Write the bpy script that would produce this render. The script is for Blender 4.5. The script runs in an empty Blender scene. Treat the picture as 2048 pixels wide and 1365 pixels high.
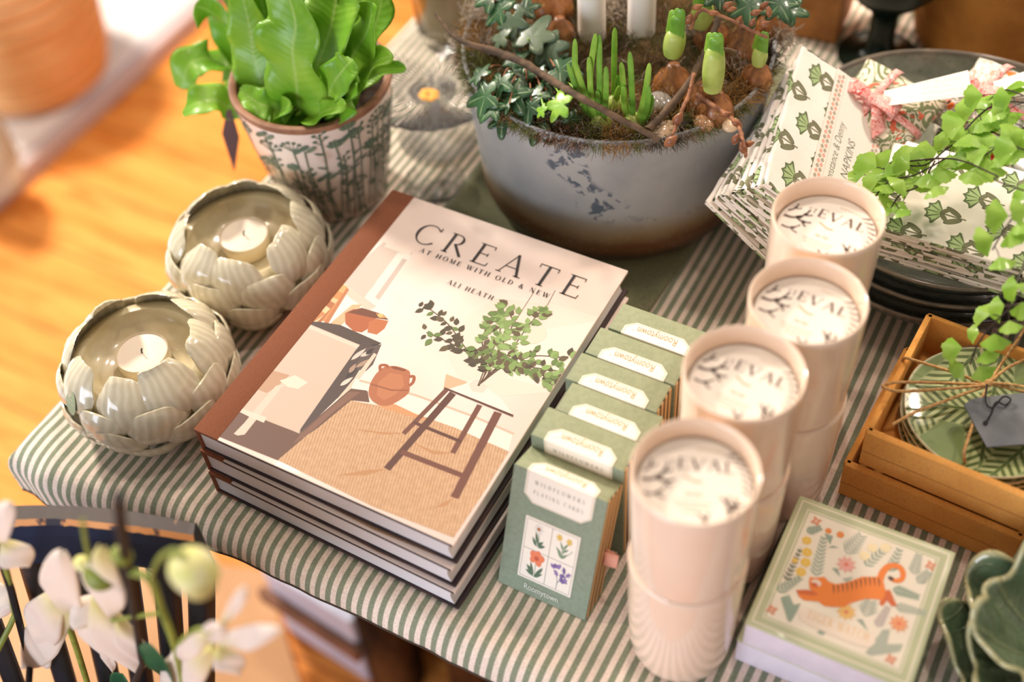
import bpy, bmesh, math, random
from math import sin, cos, pi, radians as RD, sqrt, atan2, hypot
from mathutils import Vector as V, Matrix, noise
from mathutils.geometry import tessellate_polygon

SC = bpy.context.scene
COL = SC.collection
# ------------------------------------------------------------------ camera
F_PX = 2511.0
YAW, PIT, ROL = -0.5659, 0.8778, 0.0938
CAM = V((0.4525, -0.3093, 0.7378))
_f = V((sin(YAW)*cos(PIT), cos(YAW)*cos(PIT), -sin(PIT)))
_r0 = V((cos(YAW), -sin(YAW), 0))
_d0 = _f.cross(_r0)
_r = cos(ROL)*_r0 + sin(ROL)*_d0
_d = -sin(ROL)*_r0 + cos(ROL)*_d0
cd = bpy.data.cameras.new('camera')
cam = bpy.data.objects.new('camera', cd)
COL.objects.link(cam)
M4 = Matrix(((_r.x, -_d.x, -_f.x, CAM.x), (_r.y, -_d.y, -_f.y, CAM.y), (_r.z, -_d.z, -_f.z, CAM.z), (0, 0, 0, 1)))
cam.matrix_world = M4
cd.sensor_width = 36
cd.lens = 36*F_PX/2048
cd.clip_start = 0.02
cd.clip_end = 50
cd.dof.use_dof = True
cd.dof.focus_distance = 0.86
cd.dof.aperture_fstop = 2.6
SC.camera = cam
SC.view_settings.view_transform = 'Standard'
SC.view_settings.look = 'None'
SC.view_settings.exposure = 0.0
SC.view_settings.gamma = 1
SC.view_settings.use_curve_mapping = False
# ------------------------------------------------------------------ world and room light
w = bpy.data.worlds.new('room_light')
SC.world = w
w.use_nodes = True
w.node_tree.nodes['Background'].inputs[0].default_value = (0.95, 0.84, 0.76, 1)
w.node_tree.nodes['Background'].inputs[1].default_value = 0.40


def area(name, loc, tgt, size, power, col, sy=None, spread=180):
    l = bpy.data.lights.new(name, 'AREA')
    l.size = size
    if sy:
        l.shape = 'RECTANGLE'
        l.size_y = sy
    else:
        l.shape = 'DISK'
    l.energy = power
    l.color = col
    l.spread = RD(spread)
    o = bpy.data.objects.new(name, l)
    COL.objects.link(o)
    o.location = loc
    o.rotation_euler = (V(tgt) - V(loc)).to_track_quat('-Z', 'Y').to_euler()
    return o


area('warm_light', (-0.15, 1.15, 1.75), (0.15, 0.2, 0), 0.16, 11.5, (1.0, 0.83, 0.71))
area('warm_light', (0.35, 0.52, 1.85), (0.3, 0.3, 0), 0.14, 6, (1.0, 0.86, 0.75))
area('warm_light', (-1.1, 0.2, 1.9), (-0.5, 0.3, -0.3), 0.2, 10, (1.0, 0.80, 0.62))
area('warm_light', (-1.7, 0.9, 1.3), (-1.0, 0.6, -0.7), 0.3, 70, (1.0, 0.90, 0.78))  # added lamp standing in for window light on the white plinth
area('warm_light', (0.95, 1.9, 1.6), (0.45, 1.0, 0), 0.16, 5, (1.0, 0.83, 0.68), spread=50)  # added lamp to brighten the brown pot at the back right
area('window_light', (-0.5, -2.1, 0.32), (0.1, 0.0, 0), 1.3, 42, (0.78, 0.85, 1.0), 1.1)

# ------------------------------------------------------------------ helpers


def ray(px, py):
    return (_f + _r*((px-1024)/F_PX) + _d*((py-682.5)/F_PX))


def un(px, py, z=0.0):
    d = ray(px, py)
    return CAM + d*((z-CAM.z)/d.z)


def uny(px, py, y):
    d = ray(px, py)
    return CAM + d*((y-CAM.y)/d.y)


def lin(c):
    def f(x):
        x /= 255.0
        return x/12.92 if x <= .04045 else ((x+.055)/1.055)**2.4
    return (f(c[0]), f(c[1]), f(c[2]), 1)


class X:
    """Small expression wrapper: arithmetic on shader sockets."""
    T = None

    def __init__(s, k): s.k = k

    @staticmethod
    def m(op, *a, clamp=False):
        n = X.T.nodes.new('ShaderNodeMath')
        n.operation = op
        n.use_clamp = clamp
        for i, v in enumerate(a):
            if isinstance(v, X):
                v = v.k
            if isinstance(v, (int, float)):
                n.inputs[i].default_value = v
            else:
                X.T.links.new(v, n.inputs[i])
        return X(n.outputs[0])
    def __add__(s, o): return X.m('ADD', s, o)
    __radd__ = __add__
    def __sub__(s, o): return X.m('SUBTRACT', s, o)
    def __rsub__(s, o): return X.m('SUBTRACT', o, s)
    def __mul__(s, o): return X.m('MULTIPLY', s, o)
    __rmul__ = __mul__
    def __truediv__(s, o): return X.m('DIVIDE', s, o)
    def __lt__(s, o): return X.m('LESS_THAN', s, o)
    def __gt__(s, o): return X.m('GREATER_THAN', s, o)


def xm(op, *a): return X.m(op, *a)


def smooth(e0, e1, x):
    n = X.T.nodes.new('ShaderNodeMapRange')
    n.interpolation_type = 'SMOOTHSTEP'
    X.T.links.new(x.k, n.inputs[0])
    n.inputs[1].default_value = e0
    n.inputs[2].default_value = e1
    return X(n.outputs[0])


def cmix(fac, a, b):
    n = X.T.nodes.new('ShaderNodeMix')
    n.data_type = 'RGBA'
    if isinstance(fac, X):
        X.T.links.new(fac.k, n.inputs[0])
    else:
        n.inputs[0].default_value = fac
    for v, i in ((a, 6), (b, 7)):
        if isinstance(v, tuple):
            n.inputs[i].default_value = v if len(v) == 4 else lin(v)
        else:
            X.T.links.new(v, n.inputs[i])
    return n.outputs[2]


def nz(scale, detail=3, rough=.55, co='Object', dist=0.0, vec=None, stretch=None):
    T = X.T
    n = T.nodes.new('ShaderNodeTexNoise')
    n.inputs['Scale'].default_value = scale
    n.inputs['Detail'].default_value = detail
    n.inputs['Roughness'].default_value = rough
    n.inputs['Distortion'].default_value = dist
    if vec is None:
        vec = coord(co)
    if stretch:
        mp = T.nodes.new('ShaderNodeMapping')
        mp.inputs['Scale'].default_value = stretch
        T.links.new(vec, mp.inputs[0])
        vec = mp.outputs[0]
    T.links.new(vec, n.inputs['Vector'])
    return X(n.outputs['Fac'])


def coord(co='Object'):
    return X.T.nodes.new('ShaderNodeTexCoord').outputs[co]


def xyz(vec):
    n = X.T.nodes.new('ShaderNodeSeparateXYZ')
    X.T.links.new(vec, n.inputs[0])
    return X(n.outputs[0]), X(n.outputs[1]), X(n.outputs[2])


def base(name, rough=.6, spec=.5, metal=0, coat=0, trans=0, ior=1.45, sss=0, sheen=0):
    m = bpy.data.materials.new(name)
    m.use_nodes = True
    b = m.node_tree.nodes['Principled BSDF']
    b.inputs['Roughness'].default_value = rough
    b.inputs['Specular IOR Level'].default_value = spec
    b.inputs['Metallic'].default_value = metal
    b.inputs['Coat Weight'].default_value = coat
    b.inputs['Coat Roughness'].default_value = .06
    b.inputs['Transmission Weight'].default_value = trans
    b.inputs['IOR'].default_value = ior
    b.inputs['Subsurface Weight'].default_value = sss
    b.inputs['Subsurface Radius'].default_value = (.01, .006, .004)
    b.inputs['Subsurface Scale'].default_value = .6
    b.inputs['Sheen Weight'].default_value = sheen
    X.T = m.node_tree
    return m, b


def setc(b, c):
    if isinstance(c, tuple):
        b.inputs['Base Color'].default_value = c if len(c) == 4 else lin(c)
    else:
        X.T.links.new(c, b.inputs['Base Color'])


def bump(b, h, strength=.3, dist=.001):
    n = X.T.nodes.new('ShaderNodeBump')
    n.inputs['Strength'].default_value = strength
    n.inputs['Distance'].default_value = dist
    X.T.links.new(h.k, n.inputs['Height'])
    X.T.links.new(n.outputs[0], b.inputs['Normal'])


_mc = {}


def pm(name, c, rough=.6, c2=None, scale=40, bp=0, bscale=200, **k):
    """Plain material with a noise mottling between two colours."""
    if name in _mc:
        return _mc[name]
    m, b = base(name, rough, **k)
    if c2:
        setc(b, cmix(smooth(.35, .65, nz(scale)), c, c2))
    else:
        setc(b, c)
    if bp:
        bump(b, nz(bscale, 4), bp, .0006)
    _mc[name] = m
    return m


def ink(c):
    return pm('ink_%02x%02x%02x' % tuple(int(v) for v in c), c, .55)


class MB:
    """Mesh builder: verts, faces, material indices, uvs."""

    def __init__(s):
        s.v, s.f, s.m, s.uv, s.mats = [], [], [], {}, []
        s.X = None

    def mi(s, mat):
        if mat not in s.mats:
            s.mats.append(mat)
        return s.mats.index(mat)

    def add(s, vs, fs, mat, uvs=None):
        o = len(s.v)
        k = s.mi(mat)
        for i, p in enumerate(vs):
            p = V(p)
            if s.X:
                p = s.X @ p
            s.v.append(p)
            if uvs:
                s.uv[o+i] = uvs[i]
        for f in fs:
            s.f.append([o+i for i in f])
            s.m.append(k)
        return s

    def box(s, a, b, mat, bev=0):
        x0, y0, z0 = a
        x1, y1, z1 = b
        if not bev:
            vs = [(x, y, z) for z in (z0, z1) for y in (y0, y1) for x in (x0, x1)]
            fs = [(0, 2, 3, 1), (4, 5, 7, 6), (0, 1, 5, 4), (2, 6, 7, 3), (0, 4, 6, 2), (1, 3, 7, 5)]
            return s.add(vs, fs, mat)
        bm = bmesh.new()
        bmesh.ops.create_cube(bm, size=1)
        for v in bm.verts:
            v.co = V(((x0+x1)/2+v.co.x*(x1-x0), (y0+y1)/2+v.co.y*(y1-y0), (z0+z1)/2+v.co.z*(z1-z0)))
        bmesh.ops.bevel(bm, geom=bm.edges[:], offset=bev, segments=2, affect='EDGES', profile=.5)
        bm.verts.ensure_lookup_table()
        s.add([v.co.copy() for v in bm.verts], [[v.index for v in f.verts] for f in bm.faces], mat)
        bm.free()
        return s

    def lathe(s, prof, mat, n=48, rf=None, c=(0, 0, 0), uvs=False, cap=(1, 1)):
        vs, fs, us = [], [], []
        for j, (r, z) in enumerate(prof):
            for i in range(n):
                t = 2*pi*i/n
                q = r*(rf(t, z, j) if rf else 1)
                vs.append((c[0]+q*cos(t), c[1]+q*sin(t), c[2]+z))
                us.append((i/n, j/len(prof)))
        for j in range(len(prof)-1):
            for i in range(n):
                k = (i+1) % n
                fs.append((j*n+i, j*n+k, (j+1)*n+k, (j+1)*n+i))
        if cap[0]:
            fs.append(tuple(range(n))[::-1])
        if cap[1]:
            fs.append(tuple((len(prof)-1)*n+i for i in range(n)))
        return s.add(vs, fs, mat, us if uvs else None)

    def tube(s, pts, rad, mat, n=8, flat=1.0, up=None):
        pts = [V(p) for p in pts]
        if not isinstance(rad, (list, tuple)):
            rad = [rad]*len(pts)
        vs, fs = [], []
        prev = V(up) if up else V((0.123, 0.31, 1))
        for i, p in enumerate(pts):
            t = (pts[min(i+1, len(pts)-1)] - pts[max(i-1, 0)])
            if t.length < 1e-9:
                t = V((0, 0, 1))
            t.normalize()
            a = (prev - t*prev.dot(t))
            if a.length < 1e-5:
                a = V((1, 0, 0)) - t*t.x
            a.normalize()
            prev = a
            b = t.cross(a)
            for k in range(n):
                g = 2*pi*k/n
                vs.append(p + a*(cos(g)*rad[i]*flat) + b*(sin(g)*rad[i]))
        for i in range(len(pts)-1):
            for k in range(n):
                k2 = (k+1) % n
                fs.append((i*n+k, i*n+k2, (i+1)*n+k2, (i+1)*n+k))
        fs.append(tuple(range(n))[::-1])
        fs.append(tuple((len(pts)-1)*n+k for k in range(n)))
        return s.add(vs, fs, mat)

    def grid(s, fn, nu, nv, mat, uvs=None, closed=False):
        vs, fs, us = [], [], []
        for j in range(nv+1):
            for i in range(nu+1):
                u, v = i/nu, j/nv
                vs.append(fn(u, v))
                us.append(uvs(u, v) if uvs else (u, v))
        for j in range(nv):
            for i in range(nu):
                a = j*(nu+1)+i
                fs.append((a, a+1, a+nu+2, a+nu+1))
        return s.add(vs, fs, mat, us)

    def ball(s, c, r, mat, n=12, m=8):
        """ellipsoid; r a number or 3-tuple"""
        if not isinstance(r, (tuple, list)):
            r = (r, r, r)
        vs, fs = [], []
        for j in range(1, m):
            ph = pi*j/m
            for i in range(n):
                t = 2*pi*i/n
                vs.append((c[0]+r[0]*sin(ph)*cos(t), c[1]+r[1]*sin(ph)*sin(t), c[2]+r[2]*cos(ph)))
        vs += [(c[0], c[1], c[2]+r[2]), (c[0], c[1], c[2]-r[2])]
        for j in range(m-2):
            for i in range(n):
                k = (i+1) % n
                fs.append((j*n+i, (j+1)*n+i, (j+1)*n+k, j*n+k))
        for i in range(n):
            k = (i+1) % n
            fs.append((len(vs)-2, i, k))
            fs.append((len(vs)-1, (m-2)*n+k, (m-2)*n+i))
        return s.add(vs, fs, mat)

    def poly(s, pts, mat):
        """filled outline, any shape (3D points)"""
        pts = [V(p) for p in pts]
        if len(pts) < 3:
            return s
        tr = tessellate_polygon([pts])
        out = []
        for t in tr:
            n = (pts[t[1]]-pts[t[0]]).cross(pts[t[2]]-pts[t[0]])
            out.append(t)
        return s.add(pts, out, mat)

    def slab(s, pts, h, mat):
        """outline in xy (3D points) extruded by vector h"""
        pts = [V(p) for p in pts]
        h = V(h)
        n = len(pts)
        tr = tessellate_polygon([pts])
        s.add(pts + [p+h for p in pts], [t for t in tr] + [tuple(i+n for i in t) for t in tr]
              + [(i, (i+1) % n, (i+1) % n+n, i+n) for i in range(n)], mat)
        return s

    def build(s, name, parent=None, sm=True, fixn=True, angle=40):
        me = bpy.data.meshes.new(name)
        me.from_pydata([tuple(p) for p in s.v], [], s.f)
        for m in s.mats:
            me.materials.append(m)
        me.polygons.foreach_set('material_index', s.m)
        if s.uv:
            ul = me.uv_layers.new(name='UVMap')
            for lp in me.loops:
                ul.data[lp.index].uv = s.uv.get(lp.vertex_index, (0, 0))
        if fixn:
            bm = bmesh.new()
            bm.from_mesh(me)
            bmesh.ops.recalc_face_normals(bm, faces=bm.faces[:])
            bm.to_mesh(me)
            bm.free()
        if sm:
            me.polygons.foreach_set('use_smooth', [True]*len(me.polygons))
            me.set_sharp_from_angle(angle=RD(angle))
        me.update()
        o = bpy.data.objects.new(name, me)
        COL.objects.link(o)
        if parent:
            o.parent = parent
        return o


def tag(o, label, cat, group=None, kind=None):
    if label:
        o['label'] = label
    if cat:
        o['category'] = cat
    if group:
        o['group'] = group
    if kind:
        o['kind'] = kind
    return o


def thing(name, label, cat, loc=(0, 0, 0), rz=0, group=None, rot=None):
    o = bpy.data.objects.new(name, None)
    o.empty_display_size = .02
    COL.objects.link(o)
    o.location = loc
    o.rotation_euler = rot if rot else (0, 0, rz)
    return tag(o, label, cat, group)


def dup(root, loc, label, rz=None, group=None, skip=()):
    def cp(o, par):
        c = o.copy()
        COL.objects.link(c)
        if par:
            c.parent = par
        for ch in o.children:
            if ch.name.split('.')[0] not in skip:
                cp(ch, c)
        return c
    r = cp(root, None)
    r.location = loc
    if rz is not None:
        r.rotation_euler = (0, 0, rz)
    r['label'] = label
    if group:
        r['group'] = group
    return r


def bez(p, n=12):
    """Catmull-Rom through points"""
    p = [V(q) for q in p]
    out = []
    for i in range(len(p)-1):
        a, b, c, d = p[max(i-1, 0)], p[i], p[i+1], p[min(i+2, len(p)-1)]
        for k in range(n):
            t = k/n
            out.append(.5*((2*b)+(c-a)*t+(2*a-5*b+4*c-d)*t*t+(3*b-a-3*c+d)*t**3))
    out.append(p[-1])
    return out


# ---- lettering: serif capitals drawn as strokes (units of cap height)
TH, TK, TS = .035, .115, .03     # thin, thick, serif


def _arc(cx, cy, rx, ry, a0, a1, w0, w1, n=18):
    """ribbon along an ellipse; width w0 near vertical tangents swells to w1"""
    o, i_ = [], []
    for k in range(n+1):
        a = RD(a0+(a1-a0)*k/n)
        wd = w0+(w1-w0)*abs(cos(a))**1.5
        c, s_ = cos(a), sin(a)
        o.append((cx+(rx)*c, cy+(ry)*s_))
        i_.append((cx+(rx-wd)*c, cy+(ry-min(wd, w0*1.2))*s_))
    return o+i_[::-1]


def _ln(x0, y0, x1, y1, w):
    dx, dy = x1-x0, y1-y0
    l = hypot(dx, dy)
    a, b = -dy/l*w/2, dx/l*w/2
    return [(x0+a, y0+b), (x1+a, y1+b), (x1-a, y1-b), (x0-a, y0-b)]


def _sf(x, y, w=.24, h=TS):
    return [(x-w/2, y), (x+w/2, y), (x+w/2, y+h), (x-w/2, y+h)]


def glyph(ch, k=1.0):
    t, T = TH*k, TK*k
    def bar(x): return [_ln(x, 0, x, 1, T), _sf(x, 0), _sf(x, 1-TS)]
    if ch == 'A': return .86, [_ln(.08, 0, .42, 1.0, t), _ln(.42, 1.02, .76, 0, T), _ln(.2, .36, .62, .36, t), _sf(.08, 0, .2), _sf(.77, 0, .26)]
    if ch == 'B': return .66, bar(.14)+[_arc(.3, .76, .24, .25, -90, 90, t, T), _arc(.3, .27, .3, .28, -90, 90, t, T), _ln(.14, .52, .32, .52, t)]
    if ch == 'C': return .82, [_arc(.46, .5, .44, .52, 42, 318, t, T), _ln(.79, .82, .79, 1.0, t*1.4), _ln(.76, .2, .8, .12, t)]
    if ch == 'D': return .84, bar(.14)+[_arc(.34, .5, .44, .5, -90, 90, t, T), _ln(.14, .985, .36, .985, t), _ln(.14, .015, .36, .015, t)]
    if ch == 'E': return .66, bar(.14)+[_ln(.14, .985, .58, .985, t), _ln(.14, .52, .46, .52, t), _ln(.14, .015, .6, .015, t), _ln(.57, .85, .57, 1, t), _ln(.6, 0, .63, .18, t), _ln(.46, .44, .46, .6, t)]
    if ch == 'F': return .6, bar(.14)+[_ln(.14, .985, .56, .985, t), _ln(.14, .52, .44, .52, t), _ln(.55, .85, .55, 1, t), _ln(.44, .44, .44, .6, t)]
    if ch == 'G': return .86, [_arc(.46, .5, .44, .52, 42, 330, t, T), _ln(.78, .05, .78, .42, T), _sf(.78, .42, .26)]
    if ch == 'H': return .86, bar(.14)+bar(.7)+[_ln(.14, .51, .7, .51, t)]
    if ch == 'I': return .3, bar(.14)
    if ch == 'K': return .8, bar(.14)+[_ln(.18, .42, .64, 1, t), _ln(.3, .58, .7, 0, T), _sf(.66, 1-TS, .2), _sf(.7, 0, .22)]
    if ch == 'L': return .62, bar(.14)+[_ln(.14, .015, .56, .015, t), _ln(.56, 0, .59, .2, t)]
    if ch == 'M': return 1.0, [_ln(.12, 0, .14, 1, t), _ln(.16, 1, .48, .02, T), _ln(.48, .02, .82, 1, t), _ln(.84, 0, .82, 1, T), _sf(.12, 0, .2), _sf(.86, 0), _sf(.12, 1-TS, .16), _sf(.86, 1-TS, .16)]
    if ch == 'N': return .86, [_ln(.14, 0, .14, 1, t), _ln(.16, 1, .72, 0, T), _ln(.72, 0, .72, 1, t), _sf(.14, 0, .2), _sf(.72, 1-TS, .2), _sf(.12, 1-TS, .16)]
    if ch == 'O': return .94, [_arc(.46, .5, .44, .52, 0, 360, t, T, 30)]
    if ch == 'P': return .64, bar(.14)+[_arc(.3, .74, .28, .26, -90, 90, t, T)]
    if ch == 'R': return .76, bar(.14)+[_arc(.3, .74, .28, .26, -90, 90, t, T), _ln(.14, .985, .3, .985, t), _ln(.34, .5, .74, .0, T)]
    if ch == 'S': return .58, [_arc(.28, .75, .22, .27, 20, 270, t, T*.8), _arc(.28, .26, .25, .28, -160, 90, t, T*.9)]
    if ch == 'T': return .76, [_ln(.38, 0, .38, 1, T), _ln(.04, .985, .72, .985, t), _sf(.38, 0), _ln(.045, .82, .045, 1, t), _ln(.715, .82, .715, 1, t)]
    if ch == 'V': return .82, [_ln(.08, 1, .42, 0, T), _ln(.42, 0, .76, 1, t), _sf(.08, 1-TS), _sf(.76, 1-TS, .2)]
    if ch == 'W': return 1.16, [_ln(.08, 1, .36, 0, T), _ln(.36, 0, .6, 1, t), _ln(.56, 1, .82, 0, T), _ln(.82, 0, 1.08, 1, t), _sf(.08, 1-TS, .2), _sf(1.08, 1-TS, .2)]
    if ch == 'Y': return .8, [_ln(.06, 1, .4, .46, T), _ln(.4, .46, .74, 1, t), _ln(.4, 0, .4, .48, T), _sf(.4, 0), _sf(.06, 1-TS, .2), _sf(.74, 1-TS, .2)]
    if ch == '&': return .86, [_arc(.36, .77, .19, .23, 0, 360, t, T*.7), _arc(.34, .28, .3, .3, 60, 330, t, T), _ln(.24, .66, .74, .0, T), _ln(.55, .12, .76, .46, t)]
    return .35, []


_fc = {}


def font_polys(txt):
    """outlines of lower-case text from the built-in font, as triangles; height of capitals = 1"""
    if txt in _fc:
        return _fc[txt]
    cu = bpy.data.curves.new('t', 'FONT')
    cu.body = txt
    cu.resolution_u = 3
    ob = bpy.data.objects.new('t', cu)
    COL.objects.link(ob)
    dg = bpy.context.evaluated_depsgraph_get()
    me = bpy.data.meshes.new_from_object(ob.evaluated_get(dg))
    vs = [(v.co.x/.7, v.co.y/.7) for v in me.vertices]
    fs = [list(p.vertices) for p in me.polygons]
    bpy.data.objects.remove(ob)
    bpy.data.curves.remove(cu)
    bpy.data.meshes.remove(me)
    _fc[txt] = (vs, fs, max([v[0] for v in vs]+[0]))
    return _fc[txt]


def text(mb, txt, mp, mat, h, x0=0, y0=0, track=.1, k=1.0, center=False, arc=None, width=None, slant=0):
    """serif capitals; mp maps (x,y) on the surface to a 3D point"""
    adv = [glyph(c, k)[0]+track for c in txt]
    tot = sum(adv)-track
    sx = h
    if width:
        sx = width/tot
    x = x0-(tot*sx/2 if center else 0)
    for c, a in zip(txt, adv):
        for p in glyph(c, k)[1]:
            q = []
            for (px, py) in p:
                X_, Y_ = x+(px+slant*py)*sx, y0+py*h
                if arc:
                    R = arc
                    th = X_/R
                    X_, Y_ = (R+Y_)*sin(th), (R+Y_)*cos(th)-R
                q.append(mp(X_, Y_))
            mb.poly(q, mat)
        x += a*sx


def ftext(mb, txt, mp, mat, h, x0=0, y0=0, center=False, width=None, slant=0):
    vs, fs, wd = font_polys(txt)
    sx = width/wd if width else h
    off = x0-(wd*sx/2 if center else 0)
    mb.add([mp(off+(x+slant*y)*sx, y0+y*h) for x, y in vs], fs, mat)


def ell(cx, cy, rx, ry, rot=0, n=14):
    c, s_ = cos(rot), sin(rot)
    return [(cx+rx*cos(2*pi*i/n)*c-ry*sin(2*pi*i/n)*s_, cy+rx*cos(2*pi*i/n)*s_+ry*sin(2*pi*i/n)*c) for i in range(n)]


def leaf2(x, y, ang, L, W, n=6):
    """pointed leaf outline from base (x,y) along ang"""
    c, s_ = cos(ang), sin(ang)
    a = [(L*i/n, W/2*sin(pi*(i/n)**.8)) for i in range(n+1)]
    b = [(p[0], -p[1]) for p in a[-2:0:-1]]
    return [(x+u*c-v*s_, y+u*s_+v*c) for u, v in a+b]


def rib(pts, wd):
    """flat ribbon outline through 2D points"""
    L, R = [], []
    for i, p in enumerate(pts):
        a, b = pts[max(i-1, 0)], pts[min(i+1, len(pts)-1)]
        dx, dy = b[0]-a[0], b[1]-a[1]
        l = hypot(dx, dy) or 1
        ww = wd[i] if isinstance(wd, (list, tuple)) else wd
        L.append((p[0]-dy/l*ww/2, p[1]+dx/l*ww/2))
        R.append((p[0]+dy/l*ww/2, p[1]-dx/l*ww/2))
    return L+R[::-1]


def smooth2(pts, n=6):
    return [(p.x, p.y) for p in bez([(a, b, 0) for a, b in pts], n)]


def paint(mb, mp, shapes):
    for c, pts in shapes:
        mb.poly([mp(*p) for p in pts], ink(c) if isinstance(c, tuple) else c)

# ================================================================== the setting
FZ = -0.72
m, b = base('floor_wood', .6, .2)
ox, oy, oz = xyz(coord())
pl = xm('FRACT', oy*1/.14)
seam = xm('ABSOLUTE', pl-.5) > .485
tone = nz(2.2, 4, stretch=(1, 7, 1))
tone2 = nz(xm('FLOOR', oy*(1/.14)).k and 9, 3, stretch=(1, 9, 1))
c = cmix(smooth(.3, .7, tone), (224, 136, 58), (238, 160, 80))
c = cmix(smooth(.45, .75, tone2), c, (204, 112, 40))
setc(b, cmix(seam, c, (150, 84, 30)))
FLOOR = m
mb = MB().box((-4, -2.5, FZ-.05), (3, 5, FZ), m)
tag(mb.build('floor', sm=False), None, None, kind='structure')

WHITE = pm('white_paint', (246, 242, 240), .5, (238, 232, 232), 6)
mb = MB().box((-3.9, -1.2, FZ), (-1.15, 4.8, FZ+.045), WHITE, .004)
t = thing('display_plinth', 'low white painted display plinth along the orange wooden floor', 'plinth', (0, 0, 0))
mb.build('platform', t)
mb = MB().box((-1.149, -1.2, FZ), (-1.128, 4.8, FZ+.035), pm('lilac_side', (205, 190, 190), .6), .002)  # side face of the white plinth, given a lilac tone
mb.build('side_strip', t)

# ------------------------------------------------------------------ table
TX0, TX1, TY0, TY1 = -.163, 1.05, -.028, 1.15
DARKWOOD = pm('dark_table_wood', (58, 40, 32), .5, (84, 58, 42), 30, .2)
t = thing('table', 'dark wooden display table under the striped cloth', 'table', (0, 0, 0))
MB().box((TX0+.004, -.0262, -.0200), (TX1-.01, TY1, -.0025), DARKWOOD, .0085).build('tabletop', t)
MB().box((TX0+.05, .09, -.055), (TX1-.06, TY1-.06, -.0195), DARKWOOD, .003).build('apron', t)
for x in (TX0+.34, TX1-.1):
    for y in (.20, TY1-.1):
        MB().box((x-.028, y-.028, FZ), (x+.028, y+.028, -.055), DARKWOOD, .004).build('leg', t)

# striped cloth: stripes run along v, counted across u
PER = .00826


def stripes(name, dark=(120, 132, 108), light=(250, 232, 218)):
    m, b = base(name, .9, .15, sheen=.15)
    n = X.T.nodes.new('ShaderNodeUVMap')
    u, v, _ = xyz(n.outputs[0])
    wob = (nz(60, 2)-.5)*.0006
    f = xm('FRACT', (u+wob)*(1/PER))
    mask = smooth(.035, -.035+.0, xm('ABSOLUTE', f-.5)-.25)
    twill = xm('SINE', (u*1.0+v*.8)*(2*pi/.00075))
    tw2 = xm('SINE', (u*1.0-v*1.2)*(2*pi/.0006))
    fib = smooth(-.2, 1.1, twill*.6+tw2*.35+(nz(900, 2)-.5)*1.8)
    g = cmix(fib*.75, dark, (205, 200, 178))
    l = cmix(smooth(.3, .75, nz(700, 2)), light, (228, 208, 190))
    setc(b, cmix(mask, l, g))
    bump(b, twill*.4+nz(500, 2), .25, .0004)
    return m


CLOTH = stripes('striped_linen')


def hemdrop(x):
    # how far the front of the cloth hangs before it is tucked under
    pts = [(-.2, .046), (-.16, .044), (-.08, .036), (-.02, .026), (.05, .0200), (.25, .0185), (1.1, .0185)]
    for (a, p), (b_, q) in zip(pts, pts[1:]):
        if x <= b_:
            return p+(q-p)*max(0, (x-a)/(b_-a))
    return .016


def fold(d, r):
    if d <= 0:
        return 0, 0
    a = min(d/r, pi/2)
    return r*sin(a), r*(1-cos(a))+max(0, d-r*pi/2)


def lerp(a, b_, t): return a+(b_-a)*t


def cloth_fn(s, t_):
    ax = TX0+.010-s if s < TX0+.010 else 0
    ay = -.014-t_ if t_ < -.014 else 0
    ox_, zx = fold(ax, .010)
    oy_, zy = fold(ay, .020)
    k = 1.0
    x = (max(s, TX0+.010))-ox_
    y = max(t_, -.014)-oy_
    z = -max(zx, zy)
    wv = .0006*noise.noise(V((s*14, t_*9, 0)))+.0004*noise.noise(V((s*50, t_*22, 3)))
    # soft ripples where the cloth rolls over the front edge near the corner
    if t_ < .05:
        y -= .0015*max(0, 1-t_/.05)*noise.noise(V((s*38, 1.3, 0)))*(1.6 if s < 0 else .7)
    fl = max(0, min(1, (-.01-x)/.10))
    if t_ < .03:
        y -= .017*fl*fl*(3-2*fl)*min(1, (.03-t_)/.05)
    if s < -.12 and t_ < .02:
        z += .002*noise.noise(V((s*60, t_*60, 5)))
    return V((x, y, z+wv*(1 if zx+zy < .003 else .3)))


def frontlen(x):
    d = hemdrop(x)
    return .020*pi/2+max(0, d-.020) if d > .02 else .020*math.acos(1-d/.020)


us = [TX0+.010-.0157-.03*(1-i/6) for i in range(6)] + [TX0+.010-.0157*(1-i/6) for i in range(6)]
us += [TX0+.010+i*.004 for i in range(110)]
us += [us[-1]+.012*i for i in range(1, 65)]
vs_, fs_, uv_ = [], [], []
ts = [i/12 for i in range(12)]
ys = [-.014+.004*i for i in range(160)] + [.626+.014*i for i in range(1, 38)]
for s in us:
    L = frontlen(s)
    col = [-.014-L*(1-q) for q in ts]+ys
    for t_ in col:
        vs_.append(cloth_fn(s, t_))
        uv_.append((s, t_))
nr = len(ts)+len(ys)
for i in range(len(us)-1):
    for j in range(nr-1):
        fs_.append((i*nr+j, (i+1)*nr+j, (i+1)*nr+j+1, i*nr+j+1))
mb = MB()
mb.add(vs_, fs_, CLOTH, uv_)
tc = thing('tablecloth', 'green and white striped linen cloth covering the display table', 'tablecloth')
o = mb.build('cloth', tc, fixn=False)
sl = o.modifiers.new('thickness', 'SOLIDIFY')
sl.thickness = .0009
sl.offset = -1
# loose corner that hangs below the front edge


def hang(u, v):
    x = lerp(-.171, -.045, u)
    top = -hemdrop(x)+.004
    z = top-v*(.100-.035*u)
    y = -.026-.016*max(0, min(1, -x/.1))+.010*sin(u*9+v*3)*v+.006*v*sin(u*23)
    return V((x+.012*v*v, y, z))


mb = MB()
mb.grid(hang, 60, 24, CLOTH, uvs=lambda u, v: ((.7*u*.2-.9*v*.1), (u*.2*.7+v*.1)))
o = mb.build('hanging_corner', tc, fixn=False)
sl = o.modifiers.new('thickness', 'SOLIDIFY')
sl.thickness = .0009
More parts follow.
